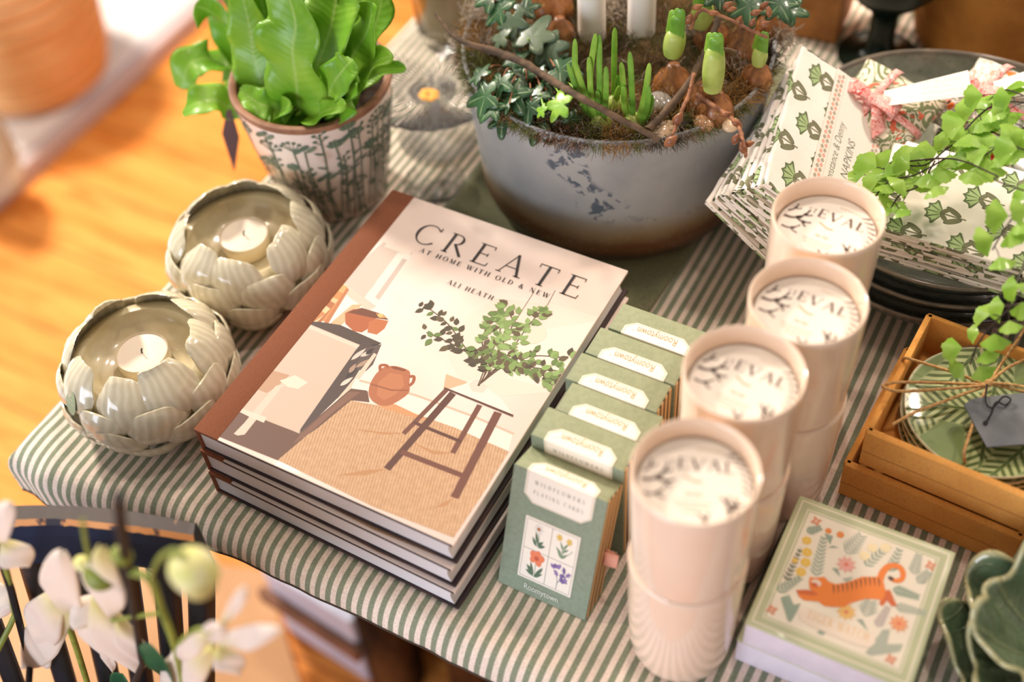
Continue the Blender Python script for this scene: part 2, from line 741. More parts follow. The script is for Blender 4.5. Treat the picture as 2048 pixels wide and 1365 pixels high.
# dark line along the hem, standing in for the table edge beneath
mb = MB()
hp = [cloth_fn(x, -.014-frontlen(x))+V((0, .0005, -.0002)) for x in [TX0-.004+i*.008 for i in range(150)]]
mb.tube(hp, .0013, pm('hem_dark_line', (70, 56, 44), .9), 6)
mb.build('hem', tc)

# bare plywood sheet on the floor below the chair
mb = MB()
q4 = [un(20, 1085, FZ), un(532, 1150, FZ), un(628, 1450, FZ), un(-120, 1450, FZ)]
mb.slab(q4, (0, 0, .012), pm('panel', (214, 168, 126), .7, (196, 148, 106), 5, spec=.2))  # pale tan sheet added over the orange floor below the chair
tag(mb.build('tan_panel', sm=False), 'pale tan plywood sheet lying on the floor behind the chair spindles', 'board')

# plain green linen runner under the planter
m, b = base('green_linen', .95, .1, sheen=.2)
ox, oy, oz = xyz(coord())
wv = xm('SINE', (ox+oy)*(2*pi/.0016))*.5+xm('SINE', (ox-oy)*(2*pi/.0016))*.5
setc(b, cmix(smooth(-.8, .9, wv+(nz(500, 2)-.5)*2), (96, 98, 70), (150, 150, 120)))
bump(b, wv, .3, .0004)
mb = MB()
mb.grid(lambda u, v: V((lerp(.004, .206, u)+.003*sin(v*7), lerp(.262, .60, v), .0022+.0005*noise.noise(V((u*6, v*9, 0))))), 40, 60, m)
o = mb.build('linen_runner', None, fixn=False)
sl = o.modifiers.new('thickness', 'SOLIDIFY')
sl.thickness = .001
sl.offset = -1
tag(o, 'plain olive green linen runner lying under the blue-grey planter', 'runner')
# ================================================================== books
PAPER = None
m, b = base('page_edges', .8, .2)
ox, oy, oz = xyz(coord())
ln = xm('SINE', oz*(2*pi/.00055)+nz(40, 2)*6)
setc(b, cmix(smooth(-.6, .9, ln), (206, 202, 204), (244, 240, 240)))
bump(b, ln, .3, .0002)
PAPER = m
m, b = base('brown_bookcloth', .85, .2)
ox, oy, oz = xyz(coord())
wv = xm('SINE', ox*(2*pi/.0008))*xm('SINE', oy*(2*pi/.0008))
setc(b, cmix(smooth(-.5, .6, wv+(nz(900, 2)-.5)), (112, 66, 46), (148, 94, 68)))
bump(b, wv, .3, .0003)
BCLOTH = m
COVER = pm('cover_print_ground', (224, 204, 192), .45, (230, 212, 202), 14, coat=.08)
BOARD = pm('cover_edge', (62, 40, 38), .6, (40, 26, 30), 60)
m, b = base('cover_jute_print', .45, coat=.12)
ox, oy, oz = xyz(coord())
wv = xm('SINE', (ox*.96+oy*.3)*(2*pi/.0021))
w2 = xm('SINE', (oy*.96-ox*.3)*(2*pi/.0013))
setc(b, cmix(smooth(-1.1, 1.3, wv*.5+w2*.45+(nz(260, 3)-.5)*1.6), (164, 122, 88), (206, 172, 136)))
JUTE = m
BW, BH, BT = .200, .2525, .0233
HB = 3*BT


def cov(px, py):
    p = un(px, py, HB)
    return (p.x, p.y)


def c4(*pts): return [cov(380+x/2.729, 700+y/2.729) for x, y in pts]
def c3(*pts): return [cov(380+x/2.3273, 370+y/2.3273) for x, y in pts]


def clip_cover(pts):
    return [(min(max(x, .0002), BW-.0004), min(max(y, .0004), BH-.0004)) for x, y in pts]


def cover_art():
    A = []
    a = lambda c, p: A.append((c, clip_cover(p)))
    W1, W2, W3 = (222, 202, 188), (240, 226, 216), (206, 184, 170)
    # soft light shapes of the wall
    a((238, 224, 214), c3((1290, 620), (1420, 530), (1700, 560), (1960, 640), (1760, 1000), (1300, 1000), (1200, 800)))
    a((244, 232, 224), c3((1500, 700), (1880, 640), (1840, 800), (1700, 960), (1480, 900)))
    # window with panes
    a((212, 200, 192), c3((900, 268), (1038, 318), (862, 572), (700, 448)))
    a((236, 226, 218), c3((920, 268), (1036, 312), (1022, 332), (906, 290)))
    a((240, 232, 226), c3((968, 318), (1036, 330), (866, 568), (812, 528)))
    a((204, 192, 186), c3((990, 345), (1012, 352), (880, 540), (862, 526)))
    a((214, 200, 192), c3((912, 292), (960, 312), (850, 480), (800, 440)))
    # range hood pale triangle
    a((224, 206, 194), c3((700, 450), (862, 572), (830, 590), (735, 520), (690, 470)))
    # books on the shelf
    for k in range(6):
        x = 690-k*22
        a([(232, 178, 118), (214, 150, 92), (236, 196, 150), (186, 118, 74), (240, 206, 160), (206, 140, 90)][k],
          c3((x, 458+k*30), (x+46, 478+k*30), (x-40, 640), (x-80, 628)) if k < 3 else c3((x+20, 470+k*22), (x+52, 484+k*24), (x-20, 652), (x-48, 640)))
    a((196, 130, 86), c3((730, 482), (742, 490), (640, 655), (622, 648)))
    a((226, 186, 150), c3((756, 560), (800, 560), (770, 600), (700, 660), (650, 650)))
    # shelf top
    a((84, 70, 66), c3((540, 640), (600, 640), (700, 655), (892, 740), (826, 770), (560, 656)))
    a((58, 46, 46), c3((820, 752), (892, 740), (830, 772), (800, 765)))
    # terracotta bowls
    a((186, 104, 62), c3((722, 600), (764, 580), (850, 604), (866, 624), (838, 668), (800, 690), (762, 684), (724, 650)))
    a((122, 72, 48), c3((730, 596), (800, 575), (900, 606), (925, 632), (850, 622)))
    a((198, 120, 74), c3((834, 640), (868, 626), (924, 636), (906, 672), (870, 700), (826, 690)))
    a((222, 168, 96), c3((866, 600), (900, 612), (918, 622), (880, 622)))
    a((230, 196, 132), ell(*c3((888, 610))[0], .0022, .0016))
    # cabinet front, side
    a((214, 194, 180), c3((540, 644), (820, 760), (640, 1001), (300, 860)) )
    a((214, 194, 180), c4((190, 120), (480, 0), (900, 0), (870, 60), (598, 462), (240, 318)))
    a((228, 210, 198), c3((534, 646), (818, 762), (806, 776), (524, 660)))
    a((86, 72, 70), c4((905, 5), (960, -60), (1010, 0), (960, 60), (865, 210), (700, 370), (598, 462), (604, 436)))
    a((100, 86, 82), c3((820, 762), (892, 745), (852, 840), (820, 870), (760, 860)))
    for k, (x, y, an) in enumerate([(880, 60, .9), (905, 100, .7), (850, 160, 1.0), (820, 200, .8), (930, 40, .6), (870, 130, 1.2), (960, 30, .9), (890, 190, 1)]):
        q = c4((x, y))[0]
        a([(214, 204, 198), (176, 150, 132), (58, 48, 50), (228, 214, 204)][k % 4], leaf2(q[0], q[1], an+.4, .014-.001*k, .0034))
    a((226, 206, 190), c4((860, 205), (905, 150), (1005, 20), (1020, 30), (950, 130), (880, 215), (815, 275), (805, 270)))
    # dark floor
    a((116, 84, 72), c4((26, 424), (240, 330), (300, 345), (560, 445), (600, 462), (700, 370), (880, 215), (970, 225), (980, 290), (890, 280), (700, 430), (480, 608)))
    a((140, 104, 88), c4((700, 380), (870, 232), (930, 235), (800, 330), (640, 470), (560, 520), (600, 470)))
    a((206, 186, 172), c4((240, 318), (256, 314), (380, 358), (370, 372), (240, 332)))
    a((196, 160, 132), c4((360, 150), (430, 110), (545, 142), (480, 200), (420, 240), (370, 220), (345, 195)))
    # skirting board
    a((246, 236, 228), c4((905, 160), (990, 190), (1240, 260), (1560, 380), (1760, 470), (1740, 556), (1480, 450), (1200, 340), (960, 225), (880, 215)))
    a((214, 190, 172), c4((930, 166), (1240, 248), (1560, 366), (1770, 458), (1768, 466), (1558, 376), (1238, 258), (920, 176)))
    # jute rug
    a(JUTE, c4((880, 280), (1050, 312), (1230, 352), (1450, 430), (1740, 560), (1600, 790), (1440, 1030), (1000, 860), (480, 606), (640, 470), (700, 430)))
    a((214, 160, 112), c4((1020, 300), (1120, 300), (1330, 400), (1220, 372), (1060, 325)))
    # white stool
    a((238, 222, 210), c4((490, 172), (575, 142), (645, 182), (590, 218), (530, 205)))
    a((226, 208, 196), c4((470, 200), (524, 190), (470, 250), (300, 466), (262, 472), (240, 462), (300, 400), (380, 300)))
    a((214, 194, 182), c4((500, 205), (524, 206), (420, 390), (396, 376), (440, 300)))
    a((232, 216, 204), c4((250, 312), (420, 372), (404, 402), (330, 372), (246, 330)))
    # jar
    jar = c4((1062, 96), (1120, 92), (1186, 112), (1202, 134), (1198, 180), (1196, 236), (1150, 276), (1092, 306), (1046, 308), (1000, 286), (976, 246), (984, 190), (1012, 140), (1040, 112))
    a((186, 116, 80), [ (q_[0], q_[1]) for q_ in smooth2(jar+[jar[0]], 5)][:-1])
    a((198, 130, 92), c4((1090, 130), (1160, 140), (1170, 200), (1120, 250), (1060, 280), (1020, 250), (1030, 180)))
    a((142, 80, 52), c4((1096, 96), (1120, 94), (1180, 112), (1172, 122), (1110, 108)))
    a((158, 92, 60), c4((986, 186), (1100, 220), (1194, 222), (1194, 228), (1100, 228), (984, 194)))
    for p in (smooth2(c4((1040, 118), (1040, 90), (1070, 88), (1084, 102))), smooth2(c4((1196, 150), (1222, 150), (1218, 180), (1196, 200)))):
        a((172, 98, 60), rib(p, .0022))
    # soft tan patches where table legs meet the rug
    for p in (c4((1165, 460), (1060, 468), (860, 430), (1000, 448)), c4((1075, 655), (960, 690), (800, 690), (960, 660)), c4((1440, 812), (1400, 856), (1330, 870), (1380, 840)), c4((1430, 568), (1330, 576), (1200, 500), (1330, 556))):
        a((196, 148, 104), p)
    # chair back, table
    a((226, 186, 156), c4((1398, 136), (1530, 186), (1500, 236), (1384, 214)))
    a((248, 238, 230), c4((1400, 222), (1500, 190), (1560, 158), (1640, 226), (1690, 262), (1766, 362), (1600, 306)))
    DK = (102, 62, 52)
    a(DK, c4((1384, 216), (1392, 208), (1766, 358), (1764, 372)))
    for (x0, y0, x1, y1, wd) in ((1400, 222, 1166, 462, .0042), (1436, 240, 1075, 655, .0062), (1582, 305, 1434, 568, .0046), (1682, 345, 1444, 812, .0068), (1222, 400, 1482, 506, .003), (1152, 560, 1492, 692, .0046)):
        a((124, 78, 62) if wd in (.0068, .0046, .0042) else DK, rib(c4((x0, y0), (x1, y1)), wd*.82))
    # pendant wires and glass
    for p in (c3((1700, 495), (1662, 566)), c3((1602, 500), (1500, 660))):
        a((150, 134, 124), rib(p, .0006))
    a((226, 222, 210), ell(*c3((1590, 690))[0], .011, .010))
    # vase and stems
    a((228, 216, 208), c4((1520, 190), (1560, 160), (1626, 206), (1600, 240), (1540, 232)))
    st = [(1350, 930), (1390, 870), (1280, 760), (1180, 680), (1100, 565)]
    stems = [[(1350, 930), (1390, 860), (1290, 770), (1200, 650), (1095, 565)], [(1350, 930), (1370, 850), (1250, 760), (1100, 690)],
             [(1340, 940), (1400, 790), (1440, 700), (1450, 570)], [(1345, 940), (1420, 800), (1500, 660), (1480, 590)],
             [(1350, 930), (1460, 820), (1560, 680), (1640, 580)], [(1350, 930), (1450, 840), (1600, 800), (1760, 810)],
             [(1350, 930), (1450, 850), (1560, 850), (1720, 870)], [(1350, 930), (1400, 860), (1360, 740), (1400, 620)], [(1350, 930), (1500, 830), (1620, 880), (1700, 920)]]
    rnd = random.Random(4)
    for s_ in stems:
        a((96, 74, 56), rib(smooth2(c3(*s_)), .0008))
    G = [(86, 78, 58), (108, 96, 70), (112, 142, 78), (150, 186, 112), (138, 172, 100), (78, 70, 54)]
    for si, s_ in enumerate(stems):
        pp_ = smooth2(c3(*s_), 12)
        n = len(pp_)
        for k in range(int(n*.3), n, 1):
            x, y = pp_[k]
            dx, dy = pp_[min(k+1, n-1)][0]-pp_[k-1][0], pp_[min(k+1, n-1)][1]-pp_[k-1][1]
            an = atan2(dy, dx)
            for sd in (-1, 1):
                if rnd.random() < .62:
                    cc = G[rnd.choice([0, 1, 5, 0, 2] if si in (0, 1) else [2, 3, 4, 1, 4, 3] if si in (2, 3, 4) else [0, 1, 2, 3, 4, 2])]
                    L = rnd.uniform(.0055, .0088)
                    j1, j2 = rnd.uniform(-.004, .004), rnd.uniform(-.004, .004)
                    a(cc, leaf2(x+j1, y+j2, an+sd*rnd.uniform(.4, 1.5), L*.92, L*.56, 5))
    return A


def tone_(c):
    # printed inks: paper white a little down, mid tones deeper
    k = .80+.14*(sum(c)/765)
    return tuple(int(v*q) for v, q in zip(c, (k+.01, k-.015, k-.04)))


def draw_cover(mb, art, z0):
    eps = .00002
    for k, (c, pts) in enumerate(art):
        z = z0+.00003+k*.0000012
        mb.poly([(x, y, z) for x, y in pts], ink(tone_(c)) if isinstance(c, tuple) else c)
    INK = ink((44, 36, 36))
    zt = z0+.0009*.6
    zt = z0+.00003+len(art)*.0000012+.00002
    # title lines, laid along the top of the cover
    def fit(h, u0, u1, v, s, k=1):
        text(mb, s, lambda x, y: (x, y, zt), INK, h, x0=u0, y0=v, track=.36, width=u1-u0, k=k)
    p0, p1 = cov(818, 484), cov(1156, 597)
    fit(.0200, p0[0], p1[0], (p0[1]+p1[1])/2, 'CREATE', .85)
    p0, p1 = cov(836, 508), cov(1098, 596)
    fit(.0042, p0[0], p1[0], (p0[1]+p1[1])/2, 'AT HOME WITH OLD & NEW', 1.5)
    p0, p1 = cov(892, 571), cov(985, 601)
    fit(.0042, p0[0], p1[0], (p0[1]+p1[1])/2, 'ALI HEATH', 1.5)


ART = cover_art()


def make_book(loc, rz, label, top):
    t = thing('hardback_book', label, 'book', loc, rz, 'hardback books stacked on the striped cloth')
    cvr = MB()
    # back board, front board, spine
    cvr.box((0, 0, 0), (BW, BH, .0026), BOARD, .0007)
    cvr.box((.001, 0, BT-.0026), (BW, BH, BT), COVER, .0007)
    cvr.box((-.0006, 0, .0005), (.0024, BH, BT-.0004), BCLOTH, .0009)
    cvr.box((-.0004, -.0002, BT-.0024), (.0195, BH+.0002, BT+.0003), BCLOTH, .0005)
    cvr.box((-.0004, -.0002, -.0001), (.0195, BH+.0002, .0022), BCLOTH, .0005)
    # dark front edge of boards
    cvr.box((.0195, -.0002, BT-.0023), (BW-.001, .0004, BT-.0004), BOARD)
    if top:
        draw_cover(cvr, ART, BT)
    else:
        draw_cover(cvr, [q for q in ART if q[0] is JUTE or q[0] == (116, 84, 72)], BT)
    cvr.build('cover', t, angle=30)
    pg = MB()

    def fore(u, v):       # slightly hollow fore edge
        return V((BW-.0035-.0022*sin(pi*v), lerp(.003, BH-.003, u), lerp(.0026, BT-.0026, v)))
    x1 = BW-.0035
    prof = [(.0024, 0)]+[(x1-.0022*sin(pi*k/8), k/8) for k in range(9)]+[(.0024, 1)]
    zz = [lerp(.0024, BT-.0024, q[1]) for q in prof]
    n = len(prof)
    vs = [(prof[i][0], y, zz[i]) for y in (.0016, BH-.003) for i in range(n)]
    pg.add(vs, [tuple(range(n)), tuple(n+i for i in range(n))[::-1]]+[(i, n+i, n+(i+1) % n, (i+1) % n) for i in range(n)], PAPER)
    pg.build('page_block', t, angle=30)
    return t


make_book((.0005, -.0035, .0006), RD(-1.2), 'brown-spined hardback book at the bottom of the stack of three', False)
make_book((-.001, -.0015, .0006+BT), RD(-.9), 'brown-spined hardback book in the middle of the stack of three', False)
make_book((0, 0, .0006+2*BT), 0, 'top hardback of the stack, titled CREATE above a sunlit room', True)

# ================================================================== boxes of playing cards
SAGE = pm('sage_card', (142, 150, 118), .7, (152, 158, 126), 300, .1, 900)
SAGE_COOL = pm('sage_card_cool', (132, 144, 122), .7, (140, 152, 130), 300, .1, 900)  # front of the same sage card, cool window tint put into its colour
CREAM = pm('label_paper', (246, 236, 220), .6)
GOLDL = ink((196, 176, 136))
KRAFTE = pm('kraft_edge', (206, 168, 118), .7)
DKL = pm('dark_layer', (46, 40, 36), .7)
XW, XD, XH = .0640, .0235, .0985


def label_shape(w, h, c):
    return [(-w/2+c, -h/2), (w/2-c, -h/2), (w/2, -h/2+c*.8), (w/2, h/2-c*.8), (w/2-c, h/2), (-w/2+c, h/2), (-w/2, h/2-c*.8), (-w/2, -h/2+c*.8)]


def ribt(pts, wd, closed=True):
    out = []
    n = len(pts)
    for i in range(n if closed else n-1):
        out.append(_ln(*pts[i], *pts[(i+1) % n], wd))
    return out


def make_cards(loc, lean, label, front, ribbon):
    t = thing('playing_card_box', label, 'card box', loc, 0, 'row of sage green playing card boxes', rot=(lean, 0, 0))
    bx = MB()
    # local: x 0..XW, y 0 (front) .. XD, z 0..XH
    bx.box((0, 0, 0), (XW-.0006, XD, XH), SAGE, .0006)
    bx.box((-.0001, -.0003, -.0001), (XW-.0003, .0004, XH-.0002), SAGE_COOL)
    bx.build('box_body', t)
    sd = MB()
    n = 7
    for k in range(n):
        y0 = .0012+k*(XD-.0024)/n
        sd.box((XW-.0008, y0, .0008), (XW+.0001-(.0006 if k % 2 else 0), y0+(XD-.0024)/n, XH-.0008), DKL if k % 2 else KRAFTE)
    sd.build('card_edges', t)
    # label wraps from the lid onto the front
    lb = MB()
    lw, up, dn, ch = .0465, .0118, .0240, .0065
    cx = XW/2+.0005
    top_ = [(cx-lw/2, 0), (cx+lw/2, 0), (cx+lw/2, up-ch*.8), (cx+lw/2-ch, up), (cx-lw/2+ch, up), (cx-lw/2, up-ch*.8)]
    lb.slab([(x, y-.0006, XH+.0002) for x, y in top_], (0, 0, .0003), CREAM)
    fr_ = [(cx-lw/2, 0), (cx+lw/2, 0), (cx+lw/2, -dn+ch*.9), (cx+lw/2-ch, -dn), (cx-lw/2+ch, -dn), (cx-lw/2, -dn+ch*.9)]
    lb.slab([(x, -.0008, XH+.0004+z) for x, z in fr_], (0, .0004, 0), CREAM)
    e = .0011
    i_ = [(cx-lw/2+e, 0), (cx-lw/2+e, up-ch*.8-e*.3), (cx-lw/2+ch+e*.3, up-e), (cx+lw/2-ch-e*.3, up-e), (cx+lw/2-e, up-ch*.8-e*.3), (cx+lw/2-e, 0)]
    for q in ribt(i_, .0004, False):
        lb.poly([(x, y-.0006, XH+.00056) for x, y in q], GOLDL)
    i_ = [(cx-lw/2+e, 0), (cx-lw/2+e, -dn+ch*.9+e*.3), (cx-lw/2+ch+e*.3, -dn+e), (cx+lw/2-ch-e*.3, -dn+e), (cx+lw/2-e, -dn+ch*.9+e*.3), (cx+lw/2-e, 0)]
    for q in ribt(i_, .0004, False):
        lb.poly([(x, -.00085, XH+z) for x, z in q], GOLDL)
    # name on the lid, read from the back
    ftext(lb, 'Roomytown', lambda x, y: (cx-x, .0088-y, XH+.0006), ink((168, 136, 88)), .0062, center=True, width=.0285)
    lb.poly([(cx-.0165+p[0], .0042+p[1], XH+.0006) for p in ell(0, 0, .0004, .0004)], ink((176, 146, 100)))
    text(lb, 'WILDFLOWERS', lambda x, y: (cx+x, -.00086, XH-.0085+y), ink((96, 96, 92)), .0030, center=True, track=.55, width=.034, k=1.3)
    text(lb, 'PLAYING CARDS', lambda x, y: (cx+x, -.00086, XH-.0160+y), ink((96, 96, 92)), .0030, center=True, track=.55, width=.034, k=1.3)
    lb.build('label', t, angle=30)
    if front:
        pn = MB()
        x0, x1, z0, z1 = .0130, .0512, .0135, .0640
        pn.slab([(x0, -.0008, z0), (x1, -.0008, z0), (x1, -.0008, z1), (x0, -.0008, z1)], (0, .0004, 0), CREAM)
        mp = lambda x, y, L=0: (x0+x*(x1-x0), -.00085-L*.00002, z0+y*(z1-z0))
        LN = (110, 104, 92)
        for q in ribt([(.035, .03), (.965, .03), (.965, .97), (.035, .97)], .006):
            pn.poly([mp(*p) for p in q], ink(LN))
        pn.poly([mp(*p) for p in _ln(.5, .03, .5, .97, .008)], ink(LN))
        pn.poly([mp(*p) for p in _ln(.03, .5, .97, .5, .006)], ink(LN))
        DG, MG = (84, 110, 84), (120, 146, 110)
        S = []
        def stem(pts, w_=.01, c=MG): S.append((c, rib(smooth2(pts), w_)))
        # daisy
        stem([(.27, .58), (.29, .7), (.27, .82)])
        for an in range(8):
            S.append(((226, 220, 206), leaf2(.26, .86, an*pi/4, .10, .05)))
        S.append(((176, 104, 60), ell(.26, .86, .035, .028)))
        for (x, y, an, L) in ((.26, .58, 2.2, .16), (.27, .6, .7, .14), (.28, .62, 1.9, .2), (.28, .58, .35, .15)):
            S.append((DG, leaf2(x, y, an, L, .055)))
        # yellow flowers
        stem([(.72, .56), (.72, .7), (.66, .84)]); stem([(.73, .56), (.76, .72), (.82, .83)]); stem([(.73, .6), (.84, .66), (.9, .74)])
        for x, y in ((.64, .87), (.82, .86)):
            for an in range(6):
                S.append(((222, 186, 84), leaf2(x, y, an*pi/3, .065, .035)))
        for (x, y, an, L) in ((.72, .62, 2.5, .15), (.72, .66, .6, .14), (.73, .56, 2.3, .14), (.73, .56, .8, .14), (.74, .7, 2.2, .12), (.74, .72, 1.0, .12)):
            S.append((MG, leaf2(x, y, an, L, .04)))
        # poppy
        stem([(.30, .08), (.3, .2), (.3, .34)])
        for an, r_ in ((.3, .12), (1.4, .11), (2.5, .12), (3.7, .1), (5.3, .11)):
            S.append(((232, 128, 84), ell(.3+.055*cos(an), .39+.045*sin(an), r_*.8, r_*.55, an)))
        S.append(((196, 84, 56), ell(.3, .39, .045, .035)))
        for (x, y, an, L) in ((.28, .08, 2.3, .22), (.28, .08, 1.9, .25), (.3, .08, 1.0, .25), (.3, .08, .6, .18), (.28, .1, 2.8, .16), (.26, .16, 2.6, .14), (.34, .14, .9, .16)):
            S.append((DG, leaf2(x, y, an, L, .05)))
        # violet flowers
        stem([(.72, .04), (.72, .2), (.64, .34)], c=(110, 110, 120)); stem([(.72, .14), (.8, .26), (.84, .36)], c=(110, 110, 120))
        for k, (x, y) in enumerate(((.6, .38), (.66, .4), (.74, .42), (.84, .41), (.7, .34), (.8, .34), (.88, .38), (.76, .26), (.84, .24), (.8, .2))):
            for an in (1.2, 2.0, .4):
                S.append(((116, 92, 150) if k % 2 else (140, 114, 170), leaf2(x, y-.02, an+k*.7, .075, .04)))
        for L, (c, q) in enumerate(S):
            pn.poly([mp(x, y, 1+L*.05) for x, y in q], ink(c))
        ftext(pn, 'Roomytown', lambda x, y: (.0310+x, -.00085, .0050+y), ink((222, 224, 210)), .0048, center=True, width=.0250)
        pn.build('picture_panel', t, angle=30)
    if ribbon:
        rb = MB()
        rb.grid(lambda u, v: V((XW+.0095*sin(pi*u), .011+.004*u, .040+.0105*v)), 12, 2, pm('coral_ribbon', (232, 166, 142), .7), None)
        o = rb.build('ribbon_tab', t, fixn=False)
        sl = o.modifiers.new('thickness', 'SOLIDIFY')
        sl.thickness = .0008
        tag(o, 'coral ribbon pull tab', None)
    return t


lean = -math.asin(.0345/XH)
CB = .0007
make_cards((.2135, .0225, .0092*.0+CB), lean, 'frontmost green card box, showing its four wildflower pictures', True, True)
tb = make_cards((.2145, .0775, CB), 0, 'second green card box from the front, the leaning one rests on it', False, False)
for (x, y, dz, lb_) in ((.2195, .1015, 0, 'third green playing card box counted from the front of the row'),
                        (.2140, .1262, 0, 'fourth green playing card box counted from the front of the row'),
                        (.2158, .1510, 0, 'fifth green playing card box, second from the back of the row'),
                        (.2205, .1765, 0, 'rearmost green playing card box, nearest the planter')):
    dup(tb, (x, y, CB), lb_)

# ================================================================== cups
CERA = pm('cream_ceramic', (253, 228, 204), .16, (250, 220, 194), 9, spec=.5, coat=.5)
CARD = pm('dust_cover_card', (240, 232, 220), .6)
BRN = ink((92, 68, 60))
TAN = ink((196, 160, 124))


def coral(mb, mp, x, y, an, L, wd, rnd, d=0):
    x2, y2 = x+L*cos(an), y+L*sin(an)
    mid = (x+L*.5*cos(an)+L*.12*sin(an), y+L*.5*sin(an)-L*.12*cos(an))
    mb.poly([mp(*p) for p in rib(smooth2([(x, y), mid, (x2, y2)], 4), [wd*(1-.05*k) for k in range(9)])], BRN)
    mb.poly([mp(*p) for p in ell(x2, y2, wd*.52, wd*.52, 0, 8)], BRN)
    if d < 2:
        for da in (-.55, .5):
            coral(mb, mp, x+(x2-x)*.75, y+(y2-y)*.75, an+da+rnd.uniform(-.15, .15), L*.68, wd*.82, rnd, d+1)


def make_cup(loc, label, lid, rot=0, group='stacked cream candle cups'):
    t = thing('candle_cup', label, 'candle cup', loc, 0, group)
    H = .110
    cp = MB()
    prof = [(.001, .0), (.024, .0), (.0283, .0012), (.0303, .005), (.0315, .012), (.0325, .03), (.0333, .06), (.0338, H-.003), (.0337, H-.0008), (.0329, H), (.0318, H-.0006), (.0312, H-.003), (.0306, H-.012), (.0304, H-.022), (.001, H-.022)]
    cp.lathe(prof, CERA, 72)
    cp.build('cup', t, angle=60)
    if lid:
        lc = MB()
        R, z = .0296, H-.0135
        lc.lathe([(.001, z-.0008), (R, z-.0008), (R, z), (.001, z)], CARD, 64)
        # notch finger hole tabs
        cr, sr = cos(rot), sin(rot)
        mp = lambda x, y: (x*cr-y*sr, x*sr+y*cr, z+.00012)
        rnd = random.Random(3)
        coral(lc, mp, -.0275, .000, .30, .0100, .0023, rnd)
        coral(lc, mp, -.0255, -.0085, .15, .0080, .0016, rnd, 1)
        coral(lc, mp, -.0270, .0050, .95, .0060, .0014, rnd, 1)
        coral(lc, mp, .0165, -.0225, 1.35, .0100, .0021, rnd)
        coral(lc, mp, .0225, -.0165, 1.9, .0065, .0016, rnd, 1)
        coral(lc, mp, .0070, -.0270, 1.7, .0070, .0018, rnd, 1)
        for k in range(7):
            a = RD(-8+k*9)
            lc.poly([mp(*p) for p in rib([(.0290*cos(a), .0290*sin(a)), (.0245*cos(a+.12), .0245*sin(a+.12))], [.0016, .0006])], BRN)
        z2 = mp
        text(lc, 'ST', lambda x, y: mp(x, y), BRN, .0042, x0=-.0165, y0=.0100, track=.05, k=1.3)
        text(lc, 'EVAL', lambda x, y: mp(x, y), BRN, .0074, x0=-.0098, y0=.0085, track=.16, k=1.5, width=.0300)
        for k in range(6):
            lc.poly([mp(*p) for p in _ln(.0002+.0024*k, .0222-.0002*k, .0019+.0024*k, .0220-.0002*k, .0006)], TAN)
        lc.poly([mp(*p) for p in rib([(-.006, .0045), (.000, .0015), (.004, .0018)], .0012)], TAN)
        ftext(lc, 'Sea Salt', lambda x, y: mp(x, y), TAN, .0028, x0=0, y0=-.0075, center=True, width=.0085)
        for k, wd in enumerate((.020, .017, .010)):
            q_ = -wd/2
            while q_ < wd/2-.001:
                e_ = min(wd/2, q_+rnd.uniform(.0012, .0034))
                lc.poly([mp(*p) for p in _ln(q_, -.0115-.0028*k, e_, -.0115-.0028*k, .0006)], TAN)
                q_ = e_+.0006
        o = lc.build('dust_cover', t, angle=30)
        tag(o, 'white card disc printed with brown coral', None)
    return t


cups_xy = [(.3368, .0364, 'nearest the front edge', .45), (.3353, .1072, 'second from the front', .05), (.3485, .1707, 'third from the front, beside the kraft box', .05), (.3363, .2401, 'at the back by the napkins', .05)]
first = None
for k, (x, y, wh, rot) in enumerate(cups_xy):
    lo = make_cup((x, y, .0005), 'lower cream ceramic cup of the stacked pair %s' % wh, False)
    up = make_cup((x, y, .0005+.0845), 'upper cream candle cup with printed disc, pair %s' % wh, True, rot-.12)

# ================================================================== square match boxes
GRN = pm('tiger_box_green', (196, 200, 160), .15, coat=.9)
IVO = pm('tiger_box_ivory', (246, 234, 212), .2, coat=.5)
LAV = pm('box_side', (226, 214, 222), .4, (218, 206, 216), 60)


